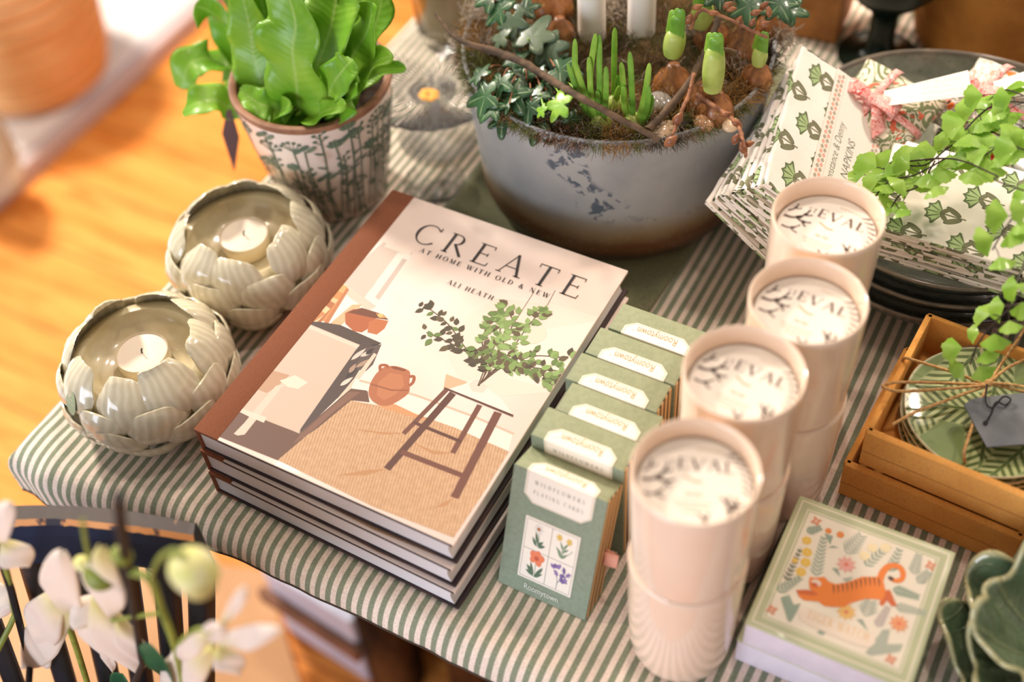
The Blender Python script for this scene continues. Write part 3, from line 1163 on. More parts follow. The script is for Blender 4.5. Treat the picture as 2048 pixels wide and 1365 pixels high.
def make_tiger_box(loc, rz, label, art):
    S, H = .0975, .0265
    t = thing('square_match_box', label, 'box', loc, rz, 'square green-bordered boxes stacked together')
    bx = MB()
    bx.box((0, 0, 0), (S, S, H-.0012), LAV, .0006)
    bx.build('tray', t)
    ld = MB()
    ld.box((-.0004, -.0004, H-.0022), (S+.0004, S+.0004, H), GRN, .0008)
    for a_, c in ((.0025, IVO), (.0034, GRN), (.0075, IVO), (.0082, GRN), (.0092, IVO)):
        z = H+.00006+a_*.003
        ld.poly([(a_, a_, z), (S-a_, a_, z), (S-a_, S-a_, z), (a_, S-a_, z)], c)
    if art:
        Sh = []
        A = lambda c, p: Sh.append((c, p))
        def q(*pts):    # traced on the lid of the top box
            out = []
            for px, py in pts:
                p = un(1450+px/3.4247, 980+py/3.4247, loc[2]+H)
                dx, dy = p.x-loc[0], p.y-loc[1]
                out.append((dx*cos(-rz)-dy*sin(-rz), dx*sin(-rz)+dy*cos(-rz)))
            return out
        rnd = random.Random(8)
        SG, SG2, OR, YE, PK = (150, 166, 146), (176, 182, 164), (236, 140, 60), (238, 196, 84), (238, 172, 156)
        def frond(p0, p1, n, L, c, w_=.0014):
            (x0, y0), (x1, y1) = q(p0, p1)
            an = atan2(y1-y0, x1-x0)
            A(c, rib([(x0, y0), (x1, y1)], .0004))
            for k in range(n):
                f = k/n
                for sd in (-1, 1):
                    A(c, leaf2(x0+(x1-x0)*f, y0+(y1-y0)*f, an+sd*.75, L*(1-.5*f), w_))
        for p0, p1, n, L, c in [((620, 590), (680, 320), 10, .0065, SG), ((830, 440), (940, 310), 7, .009, SG2), ((960, 520), (1130, 380), 7, .006, SG), ((1130, 560), (1200, 400), 6, .006, SG),
                                ((1290, 580), (1330, 440), 7, .006, SG2), ((1150, 680), (1330, 740), 8, .006, SG), ((1170, 800), (1380, 850), 8, .0055, SG2), ((960, 870), (1000, 760), 5, .009, SG2),
                                ((1040, 940), (1120, 800), 8, .005, (196, 184, 176)), ((360, 700), (520, 600), 7, .006, SG), ((420, 620), (520, 400), 8, .004, (110, 116, 96)), ((560, 290), (660, 260), 5, .005, SG),
                                ((700, 960), (640, 960), 3, .006, SG), ((1320, 640), (1400, 560), 5, .006, SG2)]:
            frond(p0, p1, n, L, c)
        for pts, c in (([(430, 900), (380, 740), (440, 720), (470, 790), (520, 780), (480, 860), (450, 910)], SG), ([(960, 1120), (1080, 960), (1130, 960), (1110, 1060), (1220, 1060), (1200, 1110), (1000, 1140)], SG2),
                       ([(680, 300), (720, 380), (740, 320)], SG), ([(700, 400), (780, 400), (740, 385)], SG), ([(730, 540), (790, 600), (770, 540)], SG), ([(800, 610), (880, 600), (840, 640)], SG2), ([(900, 890), (980, 970), (940, 890)], SG)):
            A(c, q(*pts))
        for (x, y), r_, c in (((708, 284), .0019, OR), ((790, 310), .0022, OR), ((560, 350), .0028, YE), ((562, 430), .003, YE), ((552, 500), .003, YE), ((520, 565), .003, YE), ((478, 487), .0018, YE),
                              ((1010, 400), .003, (244, 226, 180)), ((1100, 400), .003, (244, 226, 180)), ((955, 455), .003, (244, 226, 180))):
            cx, cy = q((x, y))[0]
            for k in range(6):
                A(c, ell(cx+r_*.6*cos(k*1.05), cy+r_*.6*sin(k*1.05), r_*.5, r_*.5, 0, 8))
        for (x, y), r_, c in (((830, 515), .0062, PK), ((830, 840), .006, (240, 190, 110)), ((1190, 920), .006, (240, 160, 110))):
            cx, cy = q((x, y))[0]
            for k in range(9):
                A(c, leaf2(cx, cy, k*.7, r_, r_*.45))
            A((228, 120, 90), ell(cx, cy, r_*.2, r_*.2))
        for x, y in ((625, 218), (1408, 522), (320, 825), (1135, 1165)):
            cx, cy = q((x, y))[0]
            for k in range(4):
                A((222, 150, 116), leaf2(cx, cy, k*pi/2+.6, .0038, .0024))
            A((240, 200, 170), ell(cx, cy, .0008, .0008))
        # banner
        A((244, 226, 204), q((500, 830), (540, 815), (640, 850), (900, 950), (1020, 1000), (1030, 1050), (990, 1085), (880, 1060), (640, 960), (520, 900)))
        # tiger
        T1, T2 = (240, 132, 48), (214, 104, 48)
        A(T2, q((486, 690), (560, 688), (640, 700), (700, 740), (650, 770), (560, 740), (500, 720)))
        A(T2, q((1080, 690), (1130, 690), (1160, 760), (1180, 800), (1140, 800), (1110, 760), (1080, 800), (1056, 786)))
        A(T1, q((580, 600), (620, 606), (680, 600), (710, 632), (760, 650), (840, 636), (940, 598), (1040, 600), (1085, 630), (1100, 700), (1080, 760), (1040, 752), (960, 750), (860, 780), (820, 806), (740, 806), (680, 800), (640, 770), (540, 760), (500, 730), (505, 715), (600, 730), (640, 720), (580, 680), (574, 640)))
        tail = smooth2(q((1060, 620), (1085, 560), (1130, 525), (1190, 530), (1218, 570), (1210, 615), (1170, 626), (1130, 608)), 8)
        A(T1, rib(tail, [.0042-.0016*k/len(tail) for k in range(len(tail))]))
        A((60, 44, 44), ell(*q((1136, 610))[0], .0019, .0012, -.3))
        A((238, 214, 196), ell(*q((625, 640))[0], .003, .0022))
        A(T2, ell(*q((612, 655))[0], .0022, .0016))
        for k in range(11):
            x = 740+k*31
            yt = [655, 652, 645, 640, 632, 622, 612, 604, 602, 602, 606][k]
            A((92, 56, 44), rib(q((x, yt+2), (x+6, yt+34), (x+4, yt+62)), [.0009, .0007, .0002]))
        for L, (c, p) in enumerate(Sh):
            z = H+.0001+L*.0000008
            ld.poly([(x, y, z) for x, y in p], ink(c))
        p0, p1 = q((556, 880))[0], q((975, 1040))[0]
        an = atan2(p1[1]-p0[1], p1[0]-p0[0])
        text(ld, 'TIGER MATCH', lambda x, y: (p0[0]+x*cos(an)-y*sin(an), p0[1]+x*sin(an)+y*cos(an), H+.0004), ink((232, 190, 130)), .0052, track=.3, width=hypot(p1[0]-p0[0], p1[1]-p0[1]), k=1.3)
    ld.build('lid', t, angle=30)
    return t


make_tiger_box((.3718, .0405, .0006), RD(1.0), 'lower square box with a green border, mostly hidden under the tiger box', False)
make_tiger_box((.3752, .0395, .0006+.0268), RD(1.2), 'square box with an orange tiger on its glossy lid', True)
# ================================================================== artichoke tea-light holders
m, b = base('celadon_glaze', .16, coat=.7)
n_ = X.T.nodes.new('ShaderNodeUVMap')
u, v, _ = xyz(n_.outputs[0])
gr = xm('SINE', u*38+nz(90, 2)*5)
setc(b, cmix(smooth(-.2, 1.2, gr*.28+nz(60, 3)*.9), (206, 196, 166), (232, 224, 198)))
bump(b, gr*.3+nz(120, 3), .16, .0010)
GLAZE = m
m, b = base('celadon_inside', .3, coat=.3)
setc(b, cmix(smooth(.3, .7, nz(50, 3)), (206, 190, 150), (222, 210, 176)))
GLZIN = m
WAX = pm('tea_light_wax', (236, 222, 204), .5)
CLEAR = pm('tea_light_cup', (222, 206, 176), .15, coat=.6)
WICK = pm('wick', (36, 30, 28), .9)


def sphr(z):
    # radius of the round body at height z
    q = (z-.036)/.044
    return .0560*sqrt(max(.05, 1-q*q*.74))


def petal(rnd, th, z0, hw, hh, lift, roll=0, ro=0):
    """shield-shaped petal lying on the body, tip lifted outwards"""
    mb = MB()
    N, K = 22, 6
    wob = [rnd.uniform(-1, 1) for _ in range(4)]

    def P(a, b_, off):
        # a across -1..1, b_ along -1..1
        z = z0+hh*b_
        t = (b_+1)/2
        r = sphr(min(z, .0765))+.0010+ro+lift*t*t+off+.0042*(1-a*a)*(1-.3*b_*b_)
        ang = th+a*hw+roll*t*.2
        return V((r*cos(ang), r*sin(ang), z+.0012*sin(a*3+wob[0]*3)*t))

    def rim(k):
        g = 2*pi*k/N
        c, s_ = cos(g), sin(g)
        e = .72
        x = (abs(c)**e)*(1 if c >= 0 else -1)
        y = (abs(s_)**e)*(1 if s_ >= 0 else -1)
        if y < 0:
            x *= 1-.28*(-y)
        else:
            x *= 1-.02*y
        rr = 1+.05*sin(g*3+wob[1]*3)+.04*sin(g*5+wob[2]*3)
        return x*rr, y*rr
    vs, uv = [], []
    for side in (0, 1):
        for q in range(K+1):
            f = q/K
            for k in range(N):
                x, y = rim(k)
                edge = f**4
                off = (.0018-.0010*edge) if side == 0 else -.0014+.0008*edge
                vs.append(P(x*f, y*f, off))
                uv.append((x*f*.5*(hw/.35), y*f*.5))
    fs = []
    for side in (0, 1):
        o_ = side*(K+1)*N
        for q in range(K):
            for k in range(N):
                a_, b2 = o_+q*N+k, o_+q*N+(k+1) % N
                fs.append((a_, b2, b2+N, a_+N))
    for k in range(N):
        a_, b2 = K*N+k, K*N+(k+1) % N
        fs.append((a_, b2, b2+(K+1)*N, a_+(K+1)*N))
    mb.add(vs, fs, GLAZE, uv)
    return mb


def make_lotus(loc, rz, label, seed, stick):
    rnd = random.Random(seed)
    t = thing('tealight_holder', label, 'candle holder', loc, rz, 'petalled ceramic tea-light holders')
    bw = MB()
    pr = [(.001, 0), (.026, 0)]+[(sphr(z)-.001, z) for z in [.004+.0056*k for k in range(10)]]
    pr += [(.0445, .0570), (.0425, .0570), (.0425, .053), (.040, .047), (.030, .0410), (.024, .0405), (.0235, .040), (.001, .040)]
    bw.lathe(pr, GLZIN, 56)
    bw.build('bowl', t, angle=60)
    rows = [(.0580, 8, .41, .0165, .0006, .3, 0), (.0435, 8, .385, .0145, .0016, .69, .0014), (.0285, 8, .375, .0140, .0018, .3, .0028), (.0150, 7, .380, .0120, .0018, .75, .0024)]
    for ri, (z0, n, hw, hh, lift, ph, ro) in enumerate(rows):
        for k in range(n):
            th = ph+2*pi*k/n+rnd.uniform(-.05, .05)
            pb = petal(rnd, th, z0+rnd.uniform(-.002, .002)+(.0035 if ri == 0 and k % 2 else 0), hw*rnd.uniform(.9, 1.08), hh*rnd.uniform(.94, 1.08), lift*rnd.uniform(.7, 1.3), rnd.uniform(-1, 1), ro)
            pb.build('petal', t, angle=50)
    if stick:
        sb = MB()
        a0 = stick

        def mp(x, y):
            z = .052+y
            r = sphr(min(z, .0765))+.0074
            an = a0+x/r
            return V((r*cos(an), r*sin(an), z))
        sb.poly([mp(*p) for p in ell(0, .002, .0062, .0095)], ink((170, 186, 146)))
        for k, s_ in enumerate(('HAND', 'CRAFTED')):
            text(sb, s_, lambda x, y: mp(x, y)*1.0+V((cos(a0), sin(a0), 0))*.0002, CREAM, .0014, y0=.0052-.0026*k, center=True, track=.2, k=1.5)
        o = sb.build('sticker', t, fixn=False)
        tag(o, 'small green sticker with cream lettering', None)
    return t


def make_tea(loc, label):
    t = thing('tea_light', label, 'tea light', loc, 0, 'round cream tea lights')
    c_ = MB()
    c_.lathe([(.001, 0), (.0178, 0), (.0190, .001), (.0192, .0145), (.0188, .0150), (.0184, .0145), (.0182, .0128), (.001, .0128)], CLEAR, 40)
    c_.build('cup', t, angle=60)
    wx = MB().lathe([(.001, .012), (.0181, .012), (.0181, .0134), (.0165, .0138), (.001, .0136)], WAX, 40)
    wx.build('wax', t, angle=60)
    MB().tube([(0, 0, .013), (.0004, .0002, .0165), (.0014, .0004, .0185)], .0006, WICK, 6).build('wick', t)
    return t


make_lotus((-.0855, .0435, .0005), .1, 'cream ceramic petal holder with a green sticker, nearer the table corner', 5, -1.98)
make_tea((-.0875, .0455, .0407), 'lit-white tea light inside the stickered petal holder'.replace('lit-white', 'white'))
make_lotus((-.0885, .1720, .0005), 1.9, 'cream ceramic petal holder without a sticker, beside the floral plant pot', 9, None)
make_tea((-.0905, .1740, .0407), 'white tea light inside the petal holder beside the floral pot')

# ================================================================== fern in a floral pot
m, b = base('floral_pot_glaze', .35, coat=.35)
setc(b, cmix(smooth(.52, .75, nz(26, 4)), (236, 218, 206), (196, 160, 132)))
bump(b, nz(90, 4), .15, .001)
POTG = m
RIMT = pm('pot_rim_clay', (164, 118, 90), .6, (136, 92, 68), 60, .3)
SOIL = pm('dark_soil', (40, 30, 24), .95, (70, 52, 40), 200, .8, 300)
MOTIF = ink((92, 112, 92))
MOTIF2 = ink((120, 134, 112))
MOTIF3 = ink((150, 120, 96))
PH, PR0, PR1 = .118, .0455, .0645
pot = thing('potted_fern', 'bright green wavy-leaved fern in a cream pot with green wildflowers', 'potted plant', (-.0945, .2935, .0028))
mb = MB()
mb.lathe([(.001, 0), (PR0-.002, 0), (PR0, .002), (lerp(PR0, PR1, .3), PH*.3), (lerp(PR0, PR1, .65)+.001, PH*.65), (PR1-.001, PH-.006)], POTG, 72, cap=(1, 0))
mb.lathe([(PR1-.001, PH-.0062), (PR1+.0006, PH-.003), (PR1+.0002, PH), (PR1-.003, PH+.0006), (PR1-.0055, PH-.001), (PR1-.0065, PH-.02), (PR1-.012, PH-.04)], RIMT, 72, cap=(0, 0))


def pmap(x, y, k=0):
    # x = angle (radians) around the pot, y = height fraction
    z = y*PH
    r = lerp(PR0, PR1, min(1, z/PH))+.0006+.001*sin(pi*min(1, y))+k*.00003
    return V((r*cos(x), r*sin(x), z))


rnd = random.Random(12)
VIEW = -1.05


def pflower(x, y0, h, kind, s=1):
    lean_ = rnd.uniform(-.10, .10)
    pts = smooth2([(x, y0), (x+lean_*.6, y0+h*.35), (x+lean_*1.2+rnd.uniform(-.03, .03), y0+h*.7), (x+lean_, y0+h)], 6)
    mb.poly([pmap(*p) for p in rib(pts, .020)], MOTIF)
    tx, ty = pts[-1]
    if kind == 0:     # open flower head
        for k in range(5):
            an = .5+k*.55
            mb.poly([pmap(*p, 1) for p in [(tx+a_*.9, ty+b2*.45) for a_, b2 in leaf2(0, 0, an, .17*s, .10*s)]], MOTIF if k % 2 else MOTIF2)
    elif kind == 1:   # umbel
        for k in range(6):
            an = .3+k*.5
            ex, ey = tx+.14*s*cos(an), ty+.06*s*sin(an)+.01
            mb.poly([pmap(*p) for p in rib([(tx, ty-.01), (ex, ey)], .008)], MOTIF)
            mb.poly([pmap(*p, 1) for p in ell(ex, ey, .026*s, .012*s, 0, 8)], MOTIF)
    elif kind == 2:   # round leaf pair
        for k, (dx, dy) in enumerate(((-.09, .0), (.09, .015), (0, .03))):
            mb.poly([pmap(*p, 1) for p in ell(tx+dx, ty+dy, .085*s, .024*s, .3, 12)], MOTIF if k != 1 else MOTIF2)
    else:             # little bell buds
        for k in range(4):
            sx = (-1)**k*.07
            mb.poly([pmap(*p) for p in rib([(tx, ty-.02-k*.028), (tx+sx, ty+.01-k*.028)], .008)], MOTIF)
            mb.poly([pmap(*p, 1) for p in ell(tx+sx, ty+.014-k*.028, .028, .013, 0, 8)], MOTIF)
    for k in range(rnd.choice([1, 2, 3])):
        i = rnd.randrange(4, len(pts)-4)
        px_, py_ = pts[i]
        sd = rnd.choice([-1, 1])
        mb.poly([pmap(*p, 1) for p in [(px_+a_, py_+b2*.4) for a_, b2 in leaf2(0, 0, pi/2-sd*rnd.uniform(.6, 1.1), .15, .045)]], MOTIF)


for k in range(84):
    x = 2*pi*k/84+rnd.uniform(-.03, .03)
    pflower(x, rnd.uniform(.02, .12), rnd.uniform(.5, .84) if k % 3 else rnd.uniform(.25, .5), rnd.choice([0, 1, 2, 3, 1]), rnd.uniform(.8, 1.15))
for k in range(40):
    x = 2*pi*k/40+rnd.uniform(-.05, .05)
    mb.poly([pmap(*p, 1) for p in [(x+a_, .03+b2*.5) for a_, b2 in leaf2(0, 0, rnd.uniform(.9, 2.2), .2, .06)]], MOTIF if k % 3 else MOTIF3)
mb.build('pot', pot, angle=50)
mb = MB()
mb.lathe([(.001, PH-.020), (PR1-.008, PH-.021), (PR1-.009, PH-.03), (.001, PH-.03)], SOIL, 32)
mb.build('soil', pot)
# fern leaves
m, b = base('fern_leaf', .38, coat=.15)
n_ = X.T.nodes.new('ShaderNodeUVMap')
u, v, _ = xyz(n_.outputs[0])
vein = smooth(.05, .0, xm('ABSOLUTE', u-.5))
side = xm('SINE', v*150+xm('ABSOLUTE', u-.5)*-26)
c = cmix(smooth(.3, .75, nz(22, 3)), (112, 172, 36), (158, 204, 66))
c = cmix(smooth(.6, 1.5, side*.35+nz(140, 2))*.6, c, (164, 204, 92))
setc(b, cmix(vein*.6, c, (188, 214, 120)))
bump(b, side, .15, .0005)
b.inputs['Subsurface Weight'].default_value = .0
tr = X.T.nodes.new('ShaderNodeBsdfTranslucent')
tr.inputs[0].default_value = lin((150, 200, 60))
ms = X.T.nodes.new('ShaderNodeMixShader')
ms.inputs[0].default_value = .28
X.T.links.new(b.outputs[0], ms.inputs[1])
X.T.links.new(tr.outputs[0], ms.inputs[2])
X.T.links.new(ms.outputs[0], X.T.nodes['Material Output'].inputs[0])
FERN = m


def strap(pts, W, mat, rnd, wave=.35, freq=9, up=(0, 0, 1), tip=.25, name='leaf', parent=None, base_w=.3, cup=.2, nv=40, nu=10):
    P_ = bez(pts, max(4, nv//(len(pts)-1)))
    n = len(P_)
    ph = [rnd.uniform(0, 6) for _ in range(4)]
    upv = V(up)
    fr = []
    for i in range(n):
        t_ = (P_[min(i+1, n-1)]-P_[max(i-1, 0)]).normalized()
        s_ = t_.cross(upv)
        if s_.length < .05:
            s_ = fr[-1][0] if fr else V((1, 0, 0))
        s_.normalize()
        if fr and s_.dot(fr[-1][0]) < 0:
            s_ = -s_
        fr.append((s_, s_.cross(t_)))

    def fn(u, v):
        i = min(n-1, int(v*(n-1)+.5))
        s_, nrm = fr[i]
        w_ = W*(base_w+(1-base_w)*min(1, v/.35))
        if v > 1-tip:
            w_ *= sqrt(max(0, 1-((v-1+tip)/tip)**2))+.02
        a = (u-.5)*2
        edge = abs(a)**2
        wv = wave*W*edge*(sin(v*freq*2*pi+ph[0]+(1.4 if a > 0 else 0))+.5*sin(v*freq*3.3+ph[1]))
        wv *= min(1, v*3)
        ww = a*w_*(1+.10*sin(v*freq*2.2+ph[2]+a))
        return P_[i]+s_*ww+nrm*(wv*.6+cup*w_*a*a)
    mb = MB()
    mb.grid(fn, nu, n-1, mat, uvs=lambda u, v: (u, v))
    o = mb.build(name, parent, fixn=False, angle=80)
    sl = o.modifiers.new('thickness', 'SOLIDIFY')
    sl.thickness = .0005
    return o


PC = V(pot.location)
def L_(px, py, y): return uny(px, py, y)-PC


rnd = random.Random(21)
B0 = V((0, 0, PH-.022))
leaves = [  # (points after the base, half width, up)
    # left outward leaves
    ([L_(470, 145, .315), L_(420, 118, .300), L_(378, 130, .285), L_(365, 180, .272)], .0130, (0.2, -.3, 1)),
    ([L_(480, 215, .275), L_(430, 200, .265), L_(395, 205, .255), L_(362, 225, .248)], .0110, (0.2, -.3, 1)),
    ([L_(520, 150, .32), L_(460, 70, .32), L_(430, 30, .31), L_(390, 10, .30)], .0125, (0, -.8, .6)),
    # central front leaf that folds down
    ([L_(600, 220, .262), L_(592, 160, .258), L_(585, 100, .262), L_(590, 40, .27), L_(560, -60, .28)], .0205, (0, -1, .25)),
    ([L_(628, 150, .28), L_(660, 60, .285), L_(675, -20, .30), L_(690, -120, .31)], .0190, (-.2, -1, .3)),
    ([L_(560, 150, .29), L_(540, 70, .295), L_(520, -10, .30), L_(500, -110, .31)], .0180, (.2, -1, .3)),
    ([L_(545, 190, .275), L_(510, 120, .28), L_(500, 60, .285), L_(480, -30, .29)], .0135, (.3, -1, .4)),
    ([L_(660, 190, .28), L_(700, 120, .285), L_(735, 60, .29), L_(745, 5, .30)], .0140, (-.5, -.8, .4)),
    ([L_(690, 170, .30), L_(730, 100, .31), L_(760, 20, .32), L_(765, -60, .33)], .0140, (-.5, -.8, .4)),
    ([L_(700, 215, .285), L_(725, 170, .29), L_(765, 140, .30), L_(812, 138, .305)], .0060, (-.2, -.4, 1)),
    ([L_(690, 190, .28), L_(720, 160, .275), L_(755, 122, .28), L_(785, 112, .285)], .0090, (-.2, -.4, 1)),
    ([L_(620, 90, .32), L_(610, 0, .33), L_(600, -100, .34)], .0200, (0, -1, .2)),
    ([L_(650, 100, .33), L_(720, 0, .35), L_(760, -80, .36)], .0190, (-.3, -1, .2)),
    ([L_(540, 90, .33), L_(500, 10, .34), L_(450, -60, .35)], .0180, (.3, -1, .2)),
    ([L_(560, 230, .262), L_(540, 215, .252), L_(515, 205, .25), L_(480, 180, .252)], .0100, (0, -.5, 1)),
    ([L_(585, 235, .262), L_(560, 225, .250), L_(580, 210, .246)], .0090, (0, -.6, 1)),
    ([L_(630, 235, .255), L_(650, 222, .246), L_(690, 212, .244)], .0080, (0, -.3, 1)),
    ([L_(610, 180, .30), L_(640, 110, .30), L_(655, 30, .30), L_(660, -60, .31)], .0150, (-.1, -1, .3)),
    ([L_(520, 190, .29), L_(490, 170, .28), L_(470, 150, .276)], .0120, (0, -.5, 1)),
    ([L_(680, 210, .27), L_(700, 180, .265), L_(715, 165, .262)], .0120, (0, -.7, .8)),
    ([L_(650, 210, .265), L_(665, 170, .26), L_(690, 135, .26), L_(705, 120, .265)], .0110, (-.2, -1, .5)),
]
for pts, hw, up in leaves:
    strap([B0+V((rnd.uniform(-.012, .012), rnd.uniform(-.012, .012), 0))]+pts, hw*1.25, FERN, rnd, wave=.34, freq=rnd.uniform(2.2, 4.0), up=up, parent=pot, base_w=.35, tip=.3 if hw > .012 else .5)
mb = MB()
tg = [L_(453, 222, .262), L_(460, 218, .262), L_(477, 275, .268), L_(468, 342, .270), L_(444, 268, .262)]
mb.slab([tg[0], tg[1], tg[2], tg[3], tg[4]], (.0003, .0008, 0), pm('dark_plum_tag', (82, 62, 66), .7))
o = mb.build('hang_tag', pot)
tag(o, 'dark plum paper tag hanging from the rim', None)
# ================================================================== planter of bulbs and ivy
m, b = base('blue_grey_stoneware', .42, coat=.25)
ox, oy, oz = xyz(coord())
spk = nz(420, 2)
blot = nz(70, 4, .6, dist=.3)
band = oz+(nz(18, 4)-.5)*.018
c = cmix(smooth(.3, .7, nz(14, 4)), (146, 148, 150), (168, 168, 166))
c = cmix(smooth(.50, .54, blot)*smooth(.045, .06, oz)*smooth(.60, .64, nz(13, 1)), c, (84, 94, 106))
c = cmix(smooth(.060, .036, band), c, (146, 126, 98))
c = cmix(smooth(.042, .026, band), c, (104, 68, 40))
c = cmix(smooth(.024, .012, band), c, (70, 50, 36))
c = cmix(smooth(.62, .75, spk)*.5, c, (176, 172, 164))
setc(b, c)
bump(b, nz(60, 4), .25, .001)
STONE = m
PL = V((.1185, .4060, .0034))
PLR, PLH = .1195, .1400
pla = thing('planter', 'large blue-grey glazed stoneware planter with a brown base', 'planter', PL)
mb = MB()
mb.lathe([(.001, .004), (.080, .004), (.083, 0), (.096, .0005), (.1035, .003), (.1085, .009), (.1115, .018), (.1125, .03), (.1135, .05), (.1155, .08), (.1180, .11), (.1190, PLH-.001), (.1182, PLH), (.1160, PLH-.001), (.1150, PLH-.02), (.1150, PLH-.05)], STONE, 96,
         rf=lambda t, z, j: 1+.006*sin(2*t+1)+.003*sin(5*t))
mb.build('pot', pla, angle=60)
mb = MB().lathe([(.001, PLH-.018), (.1135, PLH-.020), (.112, PLH-.03), (.001, PLH-.03)], SOIL, 48)
mb.build('soil', pla)
mb = MB()
q = [uny(972, 228, .345)-PL, uny(980, 226, .345)-PL, uny(985, 300, .350)-PL, uny(979, 375, .352)-PL, uny(969, 300, .348)-PL]
mb.slab(q, (.0002, .0008, 0), pm('dark_slate_tag', (44, 44, 52), .6))
o = mb.build('hang_tag', pla)
tag(o, 'narrow dark tag hanging at the left rim', None)
GZ = PL.z+PLH-.012       # ground level inside the planter


def on_planter(px, py, z=None):
    return un(px, py, GZ if z is None else z)


# moss
MOSSC = [pm('moss_gold', (150, 112, 58), .95), pm('moss_green', (96, 98, 44), .95), pm('moss_brown', (104, 72, 44), .95), pm('lichen_grey', (170, 156, 140), .95), pm('moss_dark', (62, 54, 32), .95)]
rnd = random.Random(31)


def strand(mb, p, d, L, w_, mat, curl=.6, seg=3):
    pts = [p]
    for k in range(seg):
        d = (d+V((rnd.uniform(-1, 1), rnd.uniform(-1, 1), rnd.uniform(-1, 1)))*curl).normalized()
        pts.append(pts[-1]+d*L/seg)
    n_ = d.cross(V((rnd.uniform(-1, 1), rnd.uniform(-1, 1), rnd.uniform(-1, 1)))).normalized()
    vs = []
    for k, q in enumerate(pts):
        ww = w_*(1-.6*k/seg)
        vs += [q+n_*ww, q-n_*ww]
    mb.add(vs, [(2*k, 2*k+1, 2*k+3, 2*k+2) for k in range(seg)], mat)


mb = MB()
# lumpy cushion under the strands
def cush(u, v):
    r = .1135*v
    a = 2*pi*u
    p = V((PL.x+r*cos(a), PL.y+r*sin(a), GZ))
    h = .010*noise.noise(V((p.x*30, p.y*30, 1)))+.005*noise.noise(V((p.x*90, p.y*90, 2)))
    p.z += h+.010*(1-v*v)+.001
    return p
mb.grid(cush, 64, 18, pm('moss_bed', (92, 70, 40), .98, (62, 58, 30), 60, .8, 250))
for k in range(15000):
    a, r = rnd.uniform(0, 2*pi), .117*sqrt(rnd.random())
    if k % 3 == 0:
        r = rnd.uniform(.105, .121)
        a = rnd.uniform(-2.9, .3)
    x, y = PL.x+r*cos(a), PL.y+r*sin(a)
    z = GZ+.006+(.006 if r > .11 else .008)*rnd.random()
    nn = noise.noise(V((x*22, y*22, 7)))
    mt = MOSSC[0] if nn > .12 else MOSSC[1] if nn > -.08 else MOSSC[2] if nn > -.25 else MOSSC[4]
    if rnd.random() < .10:
        mt = MOSSC[3]
    d = V((cos(a)*(.9 if r > .11 else .2), sin(a)*(.9 if r > .11 else .2), 1 if r < .112 else rnd.uniform(-.6, .5)))
    strand(mb, V((x, y, z)), d.normalized(), rnd.uniform(.005, .012), .0003, mt)
o = mb.build('moss', None, sm=False, fixn=False)
tag(o, 'golden brown and green moss filling the planter', 'moss', kind='stuff')
# grey lichen tufts
mb = MB()
for (px, py, n, z) in ((955, 60, 260, .02), (975, 110, 260, .012), (1215, 60, 160, .02), (1265, 100, 200, .01), (1400, 100, 200, .02), (1480, 150, 200, .015), (1250, 260, 120, .0), (1240, 40, 160, .02), (930, 100, 120, .01), (1560, 100, 160, .02)):
    c = on_planter(px, py)
    for k in range(n):
        d = V((rnd.uniform(-1, 1), rnd.uniform(-1, 1), rnd.uniform(-.1, 1))).normalized()
        strand(mb, c+V((rnd.uniform(-.008, .008), rnd.uniform(-.008, .008), rnd.uniform(0, z))), d, rnd.uniform(.008, .016), .00045, MOSSC[3], .8, 4)
o = mb.build('lichen', None, sm=False, fixn=False)
tag(o, 'pale grey branching lichen tufts among the bulbs', 'lichen', kind='stuff')

# pillar candles
CAND = pm('white_candle_wax', (248, 236, 224), .35, sss=.25, coat=.15)
for k, (px, py, lb) in enumerate(((1184, 84, 'white pillar candle in the planter, left one of the front two'), (1282, 80, 'white pillar candle in the planter, right one of the front two'), (1233, 12, 'white pillar candle in the planter, rear one half hidden by the front pair'))):
    p = on_planter(px, py, GZ+.004)
    mb = MB()
    H = .17
    mb.lathe([(.001, 0), (.0104, 0), (.0107, .002), (.0107, H), (.0102, H+.001), (.001, H-.0005)], CAND, 32)
    t = thing('pillar_candle', lb, 'candle', p, 0, 'white candles in the planter')
    mb.build('wax', t, angle=60)
    MB().tube([(0, 0, H-.002), (0, .0004, H+.008)], .0007, WICK, 6).build('wick', t)

# bulbs with shoots
m, b = base('bulb_skin', .35, coat=.4)
ox, oy, oz = xyz(coord())
c = cmix(smooth(.3, .7, nz(60, 4, stretch=(3, 3, .6))), (104, 60, 30), (168, 110, 60))
c = cmix(smooth(.6, .72, nz(110, 4)), c, (214, 170, 112))
setc(b, c)
bump(b, nz(130, 4, stretch=(3, 3, .5)), .4, .001)
BULB = m
SHEATH = pm('pale_sheath', (190, 206, 112), .4, (164, 188, 82), 60, .1, 200, coat=.2)
SHOOT = pm('shoot_green', (92, 142, 44), .38, (122, 172, 60), 70, coat=.2)
SHOOTL = pm('shoot_pale', (152, 190, 72), .38, (120, 170, 54), 70, coat=.2)


def blade(parent, p0, p1, w_, mat, name='leaf', bow=(0, 0, 0), face=(0, -1, .3)):
    a, c = V(p0), V(p1)
    mid = (a+c)/2+V(bow)
    P_ = bez([a, mid, c], 8)
    n = len(P_)
    t_ = (c-a).normalized()
    s_ = t_.cross(V(face)).normalized()
    nn = s_.cross(t_)

    def fn(u, v):
        i = min(n-1, int(v*(n-1)+.5))
        an = pi*(u)
        ww = w_*(1 if v < .75 else max(.08, sqrt(max(0, 1-((v-.75)/.26)**2))))
        return P_[i]+s_*(cos(2*an)*ww)+nn*(sin(2*an)*ww*.38)
    mb = MB()
    mb.grid(fn, 12, n-1, mat)
    return mb.build(name, parent, angle=70)


